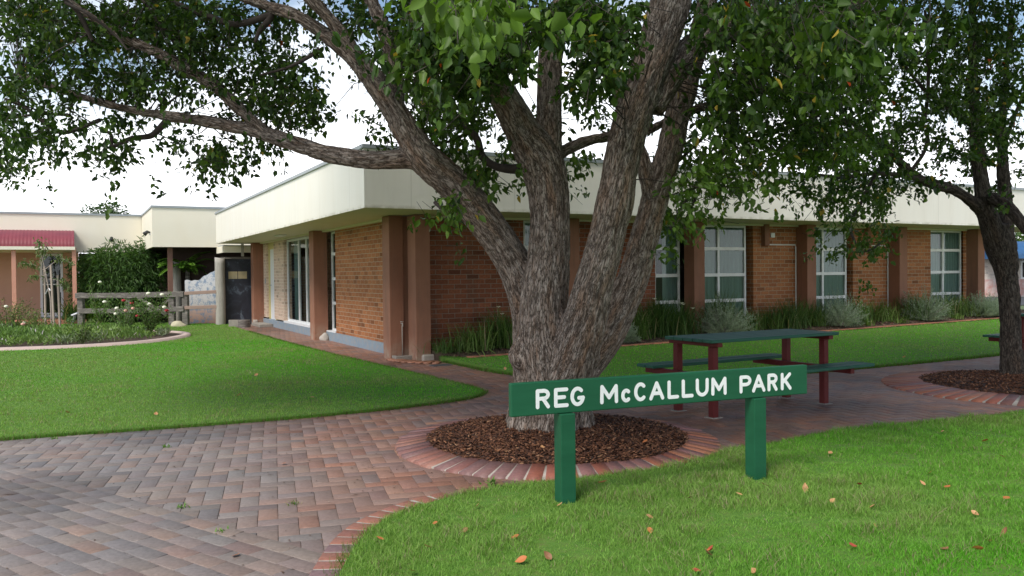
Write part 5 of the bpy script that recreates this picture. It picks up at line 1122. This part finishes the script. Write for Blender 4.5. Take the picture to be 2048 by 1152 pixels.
# ------------------------------------------------------------------ shrubs and small trees at the back left
r = np.random.default_rng(91)
def leafy(name, P0, centre, rad, n, L0, W0, cols, label, cat_, group=None, droop=.6, stems=14, fromz=0.0):
    root = empty(name, P0); tag(root, label, cat_, group)
    q = norm(r.normal(0, 1, (n, 3)))*(r.random((n, 1))**(1/2.6)); q[:, 2] = np.where(q[:, 2] < -.9, -.9, q[:, 2])
    P = np.array(centre)+q*np.array(rad)*(.8+.4*vnoise(q*2.2+7))[:, None]; P[:, 2] = np.maximum(P[:, 2], fromz+.03)
    A = norm(q*.8+r.normal(0, .5, (n, 3))+np.array((0, 0, -droop))); N_ = norm(r.normal(0, .6, (n, 3))+np.array((0, 0, 1.)))
    u_ = r.random((n, 1)); c = (np.array(cols[0])*(1-u_)+np.array(cols[1])*u_)*r.uniform(.75, 1.25, (n, 1))
    V, Fq, C = leaves(P, A, N_, L0*r.uniform(.6, 1.3, n), W0*r.uniform(.7, 1.3, n), c); arr_mesh('crown', V, Fq, M_leaf, root, C)
    m = MB()
    for s_ in range(stems):
        d = norm(r.normal(0, 1, 3)); d[2] = abs(d[2]); e = np.array(centre)+d*np.array(rad)*.85; m.tube([(r.normal(0, .08), r.normal(0, .08), 0), tuple(np.array(centre)*.6+e*.2+r.normal(0, .05, 3)), tuple(e)], [.02, .014, .005], 5, False)
    m.build('trunk', M_twig, root); return root
P = PY(232, 640, 27.6); P[2] = 0; leafy('bamboo_shrub', P, (0, 0, 1.35), (1.45, 1.0, 1.3), 6500, .20, .028, ((.05, .11, .025), (.12, .21, .06)), 'large dark bamboo leaved shrub behind the timber fence', 'shrub')
P2 = P+np.array((.85, .1, 0)); leafy('bamboo_shrub', P2, (0, 0, 1.55), (.8, .8, 1.15), 2600, .20, .028, ((.045, .10, .025), (.10, .19, .05)), 'taller bamboo leaved shrub under the floodlight, right of the large one', 'shrub')
P = PY(180, 640, 27.0); P[2] = 0; r0 = empty('fern_clump', P); tag(r0, 'light green fern clump behind the left end of the timber fence', 'fern')
V, Fq, C = blades((0, 0, 0), 160, .8, 1.0, .05, (.09, .17, .03), (.18, .27, .06), r, droop=1.3, baser=.15); arr_mesh('fronds', V, Fq, M_grass, r0, C)
P = PY(140, 640, 26.2); P[2] = .1; r0 = empty('fern_clump', P); tag(r0, 'dark spiky fern at the foot of the right veranda post', 'fern')
V, Fq, C = blades((0, 0, 0), 120, .75, .9, .03, (.04, .085, .025), (.08, .13, .04), r, droop=1.0, baser=.12); arr_mesh('fronds', V, Fq, M_grass, r0, C)
P = PY(376, 640, 26.7); P[2] = 0; tf = empty('tree_fern', P); tag(tf, 'bright green tree fern spreading above the painted wall', 'tree fern')
MB().tube([(0, 0, 0), (.03, 0, .9), (0, 0, 1.9)], [.1, .08, .07], 9).build('trunk', M_timber, tf)
pts = []; 
for q in range(26):
    a = r.random()*6.28; L_ = r.uniform(.6, 1.0); up_ = r.uniform(.2, .8); zb_ = 1.6+r.uniform(0, .45)
    for t_ in np.linspace(.08, 1, 22):
        c_ = np.array((math.cos(a)*L_*t_, math.sin(a)*L_*t_, zb_+up_*t_-.55*t_*t_)); w_ = .2*(1-t_)**.6*math.sqrt(t_+.1)
        for s_ in (-1, 1): pts.append((c_, np.array((-math.sin(a)*s_+.5*math.cos(a), math.cos(a)*s_+.5*math.sin(a), -.25)), w_+.05))
Pq = np.array([p_[0] for p_ in pts]); Aq = np.array([p_[1] for p_ in pts]); Lq = np.array([p_[2] for p_ in pts]); c = np.array((.17, .33, .05))*r.uniform(.6, 1.5, (len(pts), 1))
V, Fq, C = leaves(Pq, Aq, norm(r.normal(0, .2, (len(pts), 3))+np.array((0, 0, 1))), Lq, np.full(len(pts), .05), c); arr_mesh('crown', V, Fq, M_leaf, tf, C)
# staked sapling
P = gp(104, 668); sp_ = empty('staked_sapling', P); tag(sp_, 'slender young tree tied to stakes in the rose bed', 'tree')
sap = [[(0, 0, 0), (-.02, 0, .9), (-.16, 0, 1.7), (-.25, 0, 2.1), (-.33, 0, 2.4)], [(-.12, 0, 1.6), (-.45, 0, 1.78), (-.8, 0, 1.82)], [(-.14, 0, 1.65), (.2, .1, 1.95), (.55, .1, 1.75)], [(-.2, 0, 1.9), (-.1, 0, 2.3)], [(-.1, 0, 1.5), (-.5, -.1, 1.45)], [(-.05, 0, 1.4), (.3, 0, 1.35), (.42, 0, 1.15)]]
m = MB()
for q, L_ in enumerate(sap): m.tube(L_, np.linspace(.024 if q == 0 else .011, .004, len(L_)), 6)
m.build('trunk', pmat('pale_sapling_bark', (.4, .33, .28), (.3, .25, .2), 10), sp_)
Pq = []
for L_ in sap[1:]+[sap[0][2:]]:
    C_ = crom(np.array(L_, float), 8); Pq += [c_ for c_ in C_[len(C_)//3:] for _ in range(6)]
Pq = np.array(Pq)+r.normal(0, .05, (len(Pq), 3)); n = len(Pq); u_ = r.random((n, 1))
V, Fq, C = leaves(Pq, norm(r.normal(0, .6, (n, 3))+np.array((0, 0, -.7))), norm(r.normal(0, 1, (n, 3))), r.uniform(.08, .14, n), r.uniform(.025, .04, n), np.array((.10, .16, .045))*(1-u_)+np.array((.2, .24, .09))*u_); arr_mesh('crown', V, Fq, M_leaf, sp_, C)
M_stake = pmat('timber_stake', (.42, .34, .27), (.34, .28, .22), 9, .8)
for q, (dx, dy, hh, lab) in enumerate(((-.30, .25, 1.72, 'left timber stake beside the young tree in the rose bed'), (.02, .35, 1.5, 'back timber stake behind the young tree in the rose bed'), (.13, -.12, 1.75, 'right timber stake in front of the young tree in the rose bed'))):
    o = MB().box(-.022, .022, -.022, .022, 0, hh).build('stake', M_stake, None, .003); o.location = P+np.array((dx, dy, 0)); o.rotation_euler = (0, RAD((0, -1.5, -2)[q]), 0); tag(o, lab, 'stake', 'stakes holding the young tree')
o = MB().tube([(-.30, .25, 1.0), (-.06, .0, 1.17), (.0, -.05, 1.12), (-.06, .05, 1.1), (.1, -.1, 1.1), (.09, -.1, .98)], .014, 6).build('tree_tie', M_white); o.location = P; tag(o, 'white cloth tie binding the young tree to its stakes', 'tie')
# tree far behind the left roof
P = PY(218, 600, 62); P[2] = 0; leafy('distant_tree', P, (0, 0, 6.1), (1.75, 1.6, 1.0), 1000, .26, .13, ((.04, .08, .03), (.09, .14, .05)), 'small round tree top showing above the left roof', 'tree', stems=8, droop=.1)
P = PY(2062, 600, 60); P[2] = 0; leafy('distant_tree', P, (0, 0, 3.6), (3.4, 2, 1.6), 2600, .3, .15, ((.05, .1, .03), (.12, .2, .05)), 'green tree behind the blue awning at the far right', 'tree', stems=8, droop=.1)

# ------------------------------------------------------------------ the sign
SA = RAD(22.0); SO = np.array((-.012, 4.98, 0.)); se_ = np.array((math.cos(SA), math.sin(SA), 0)); sn_ = np.array((math.sin(SA), -math.cos(SA), 0))  # sn_ faces the camera
SG = empty('park_sign', SO, SA); tag(SG, 'green wooden park sign with white lettering on two square posts', 'sign')
LS = 2.25; zb_, zt_ = .586, .790
MB().box(0, LS, 0, .045, zb_, zt_).build('board', M_green, SG, .006, seg=2)
for x in (float((onpl(1134, 900, SO, sn_)-SO) @ se_), float((onpl(1517, 900, SO, sn_)-SO) @ se_)):
    MB().box(x-.05, x+.05, -.022, .082, -.1, zb_-.0025).build('post', M_green, SG, .005, seg=2)
# stroke lettering: unit boxes (0..1 wide, 0..1 high)
def arc(cx_, cy_, rx, ry, a0_, a1_, n=14): return [(cx_+rx*math.cos(RAD(a)), cy_+ry*math.sin(RAD(a))) for a in np.linspace(a0_, a1_, n)]
GLY = {'R': [[(0, 0), (0, 1)], [(0, 1), (.55, 1)]+arc(.55, .76, .40, .24, 90, -90)+[(0, .52)], [(.5, .5), (.95, 0)]],
       'E': [[(0, 0), (0, 1)], [(0, 1), (.95, 1)], [(0, .52), (.75, .52)], [(0, 0), (.98, 0)]],
       'G': [arc(.5, .5, .5, .5, 48, 350, 22)+[(1, .40), (.62, .40)]],
       'M': [[(0, 0), (.02, 1), (.5, .28), (.98, 1), (1, 0)]],
       'C': [arc(.52, .5, .52, .5, 48, 312, 22)],
       'A': [[(0, 0), (.5, 1), (1, 0)], [(.2, .33), (.8, .33)]],
       'L': [[(0, 1), (0, 0), (1, 0)]],
       'U': [[(0, 1), (0, .42)]+arc(.5, .42, .5, .42, 180, 360)+[(1, .42), (1, 1)]],
       'P': [[(0, 0), (0, 1)], [(0, 1), (.55, 1)]+arc(.55, .74, .42, .26, 90, -90)+[(0, .48)]],
       'K': [[(0, 0), (0, 1)], [(.95, 1), (.05, .42)], [(.3, .62), (1, 0)]]}
LET = [('R', 228, 322, 1), ('E', 345, 440, 1), ('G', 450, 542, 1), ('M', 640, 755, 1), ('C', 775, 838, .72), ('C', 858, 938, 1), ('A', 955, 1050, 1), ('L', 1072, 1145, 1), ('L', 1163, 1238, 1), ('U', 1253, 1335, 1), ('M', 1352, 1450, 1), ('P', 1533, 1610, 1), ('A', 1613, 1698, 1), ('R', 1712, 1778, 1), ('K', 1797, 1865, 1)]
m = MB(); sr = .0119; lz0, lz1 = .624, .746; q0 = 0
for (g, xa, xb, hs) in LET:
    sa_ = float((onpl(1000+xa/3.2, 780, SO, sn_)-SO) @ se_)+sr; sb_ = float((onpl(1000+xb/3.2, 780, SO, sn_)-SO) @ se_)-sr
    for st in GLY[g]:
        pts = np.array(st, float); D_ = []
        for a, b2_ in zip(pts[:-1], pts[1:]):
            D_ += [a+(b2_-a)*t_ for t_ in np.linspace(0, 1, 5)[:-1]]
        D_.append(pts[-1]); D_ = np.array(D_); xw = sa_+D_[:, 0]*(sb_-sa_); zw = lz0+sr+D_[:, 1]*((lz1-lz0)*hs-2*sr)
        # flattened rounded stroke: a chain of overlapping discs and quads, each a hair prouder than the last
        for k_ in range(len(xw)-1):
            q0 += 1; yy = -.0012-.00006*(q0 % 14); a = np.array((xw[k_], zw[k_])); b3 = np.array((xw[k_+1], zw[k_+1])); d = b3-a; L_ = np.hypot(*d); d = d/(L_+1e-9); n_ = np.array((-d[1], d[0]))*sr
            ring_ = []
            for th in np.linspace(90, 270, 7): ring_.append(a+sr*(d*math.cos(RAD(th))+n_/sr*math.sin(RAD(th))))
            for th in np.linspace(-90, 90, 7): ring_.append(b3+sr*(d*math.cos(RAD(th))+n_/sr*math.sin(RAD(th))))
            b_ = len(m.v); nn_ = len(ring_); m.v += [(p_[0], yy, p_[1]) for p_ in ring_]+[(p_[0], .001, p_[1]) for p_ in ring_]
            m.f.append(tuple(range(b_, b_+nn_))); m.f += [(b_+i, b_+(i+1) % nn_, b_+nn_+(i+1) % nn_, b_+nn_+i) for i in range(nn_)]
m.build('lettering', M_letters, SG)

# ------------------------------------------------------------------ picnic tables
def picnic(origin, ang, label):
    root = empty('picnic_table', origin, ang); tag(root, label, 'picnic table', 'green picnic tables on maroon frames')
    lx = (0.0, 1.62); ly = (0.0, .52); H_ = .75
    for x in lx:
        for y in ly:
            MB().box(x-.036, x+.036, y-.036, y+.036, .0, H_-.041).build('leg', M_maroonst, root, .004)
            MB().box(x-.065, x+.065, y-.065, y+.065, -.005, .010).build('foot_pad', M_concrete, root, .003)
        m = MB(); m.box(x-.034, x+.034, -.10, ly[1]+.10, H_-.04, H_); m.build('top_bearer', M_maroonst, root, .003)
        m = MB(); m.box(x-.030-.066, x-.0365, -.42, .94, .375, .435); m.build('bench_bearer', M_maroonst, root, .003)
    for k_, (y0, y1) in enumerate(((-.09, .045), (.052, .187), (.194, .329), (.336, .471), (.478, .61))):
        MB().box(-.10, 1.76, y0, y1, H_+.001, H_+.034).build('top_plank', M_table, root, .004)
    for yc in (-.32, .84):
        for s_ in (-1, 1):
            MB().box(-.18, 1.86, yc+s_*.072-.067, yc+s_*.072+.067, .436, .468).build('bench_plank', M_table, root, .004)
    return root
picnic(G(1427, 836), RAD(30), 'dark green picnic table with maroon legs standing on the paving behind the sign')
e1v = np.array((math.cos(RAD(30)), math.sin(RAD(30)), 0)); e2v = np.array((-math.sin(RAD(30)), math.cos(RAD(30)), 0))
picnic(np.array((6.95, 11.95, .03))+.14*e1v-.84*e2v, RAD(30), 'second green picnic table, only its bench end showing beside the dark trunk')

# ------------------------------------------------------------------ fallen leaves
r = np.random.default_rng(55)
def fallen_mesh(k_):
    n = 9; t_ = np.linspace(0, 1, n); w_ = np.sin(np.pi*t_**.8)*.30; V = []; cu = .25+.2*k_
    for i in range(n): V += [(t_[i]-.5, -w_[i], .28*(t_[i]-.5)**2*cu*3+w_[i]*.5*cu), (t_[i]-.5, 0, .28*(t_[i]-.5)**2*cu*3), (t_[i]-.5, w_[i], .28*(t_[i]-.5)**2*cu*3+w_[i]*.55*cu)]
    Fq = []
    for i in range(n-1): Fq += [(3*i, 3*i+1, 3*i+4, 3*i+3), (3*i+1, 3*i+2, 3*i+5, 3*i+4)]
    me = bpy.data.meshes.new('fallen_leaf'); me.from_pydata(V, [], Fq); return me
FM = [pmat('dry_leaf_orange', (.50, .17, .05), (.40, .12, .035), 40, .6), pmat('dry_leaf_tan', (.46, .22, .085), (.52, .29, .14), 40, .6), pmat('dry_leaf_red', (.36, .05, .025), (.3, .07, .03), 40, .6), pmat('dry_leaf_brown', (.2, .09, .04), (.28, .13, .06), 40, .6)]
FMe = []
for k_ in range(4): me = fallen_mesh(k_); me.materials.append(FM[k_]); FMe.append(me)
kinds = ['orange', 'tan', 'red', 'brown']
def drop(P, k_, size, label, group, z):
    o = bpy.data.objects.new('fallen_leaf', FMe[k_]); COL.objects.link(o); o.location = (P[0], P[1], z); o.scale = (size,)*3
    o.rotation_euler = (r.normal(0, .35), r.normal(0, .35), r.random()*6.28); tag(o, label, 'leaf', group)
known = [(1610, 975, 1, .075), (1745, 1012, 1, .07), (1665, 1000, 1, .05), (1860, 944, 0, .065), (1895, 972, 0, .06), (1042, 1118, 0, .07), (1030, 1072, 0, .055), (1205, 964, 2, .07), (1298, 1032, 1, .06), (1300, 1060, 0, .055), (1415, 1105, 3, .07), (1420, 1098, 2, .06), (2012, 995, 0, .07), (1950, 1025, 1, .05), (1970, 880, 0, .06), (2005, 912, 1, .06), (1885, 862, 1, .05), (1660, 905, 1, .06), (1530, 970, 3, .06), (1720, 968, 2, .05), (1845, 965, 1, .05), (2010, 1065, 3, .07), (1890, 1098, 3, .06), (1955, 1095, 0, .06), (1705, 1090, 2, .05), (1420, 1098, 0, .04), (1750, 1051, 1, .04), (1095, 1110, 3, .06), (825, 1140, 0, .06), (855, 1092, 1, .05), (760, 1075, 0, .05), (870, 1045, 0, .05), (930, 1060, 3, .05), (955, 1010, 1, .06), (1393, 1140, 2, .05), (1508, 1140, 1, .05), (1120, 1008, 1, .05), (1380, 995, 3, .05), (1478, 987, 1, .05), (1980, 1080, 0, .05)]
for (px, py, k_, s_) in known:
    P = G(px, py, .055); col_ = 'left of both sign posts' if px < 1110 else 'between the sign posts' if px < 1490 else 'near the right sign post' if px < 1700 else 'right of the sign' if px < 1900 else 'by the right edge'
    row_ = 'far back on the near lawn' if py < 985 else 'midway on the near lawn' if py < 1062 else 'low on the near lawn'
    drop(P, k_, s_*.95, f'dry {kinds[k_]} leaf {row_}, {col_}', 'fallen leaves on the near lawn', .052)
for (px, py, k_) in [(568, 922, 0), (472, 1103, 0), (1240, 905, 0), (1085, 912, 1), (1290, 900, 0)]:
    P = G(px, py, .03); drop(P, k_, .06, {(568, 922): 'single red orange leaf on the grey red paving left of the brick ring', (472, 1103): 'single orange leaf on the grey paving at the lower left', (1240, 905): 'bright orange leaf on the mulch right of the sign post', (1085, 912): 'pale curled leaf on the mulch left of the sign post', (1290, 900): 'orange leaf on the mulch near the right side of the ring'}[(px, py)], 'single fallen leaves on paving and mulch', .012 if px < 600 else .10)
for (px, py) in [(358, 734), (512, 750), (478, 790), (625, 795), (135, 825), (312, 828), (1010, 742), (80, 803), (1395, 722), (1808, 718), (1560, 700), (1050, 770)]:
    P = G(px, py, .05); drop(P, 1, .07, 'small tan leaf on the mown left lawn, '+('left part near the paving' if py > 780 and px < 400 else 'middle part' if px < 700 else '') if px < 900 else ('small tan leaf on the middle lawn '+('left of the big trunk' if px < 1100 else 'behind the picnic table' if px < 1600 else 'before the right mulch ring')), 'fallen tan leaves on the mown lawns', .052+(.03 if px > 1000 else 0))
# twigs and bark crumbs shed onto the paving round the trees
n = 1500; a = r.random(n)*6.283; R_ = 1.45+np.abs(r.normal(0, 1.6, n)); x = .37+R_*np.cos(a); y = 7.6+R_*np.sin(a)*1.1; k = ~inpoly(x, y, LAWN_N) & ~inpoly(x, y, LAWN_L) & ~inpoly(x, y, LAWN_M); x = x[k]; y = y[k]; n = len(x)
P = np.column_stack([x, y, np.full(n, .008)]); az = r.random(n)*6.283; L = r.uniform(.004, .016, n)*(1+2.0*(r.random(n) < .06)); wd = np.minimum(r.uniform(.002, .006, n), L*.6)
ax = np.column_stack([np.cos(az), np.sin(az), 0*az])*L[:, None]; sdv = np.column_stack([-np.sin(az), np.cos(az), 0*az+.3])*wd[:, None]
c = np.array([(.06, .035, .02), (.10, .06, .04), (.16, .10, .06), (.35, .30, .24)])[r.choice(4, n, p=[.45, .3, .2, .05])]
tag(arr_mesh('paving_litter', np.stack([P-ax, P-sdv*.7+np.array((0, 0, .003)), P+ax, P+sdv+np.array((0, 0, .003))], 1).reshape(-1, 3), np.arange(4*n).reshape(n, 4), M_chip, None, np.repeat(c, 4, 0)), 'fine bark crumbs and twigs scattered on the paving round the tree', 'litter', kind='stuff')
# weeds in the paving joints
for q, (px, py, lab) in enumerate([(980, 970, 'small green weed against the front of the brick ring'), (928, 1014-0, 'tiny weed in the paving joint left of the lawn tip'), (365, 1015, 'tiny weed tuft in the grey paving'), (440, 1065, 'thin weed tuft in the paving at the lower left'), (332, 895, 'tiny weed in a joint near the left lawn edge'), (108, 878, 'weed at the edge of the left lawn beside the paving'), (590, 1008, 'tiny weed in the red paving')]):
    P = G(px, py); rr = np.random.default_rng(400+q); V, Fq, C = blades((0, 0, 0), 22, .035 if q else .06, 1.6, .006 if q else .014, (.09, .2, .03), (.16, .3, .06), rr, baser=.02); o = arr_mesh('weed', V, Fq, M_grass, None, C); o.location = P; tag(o, lab, 'weed')
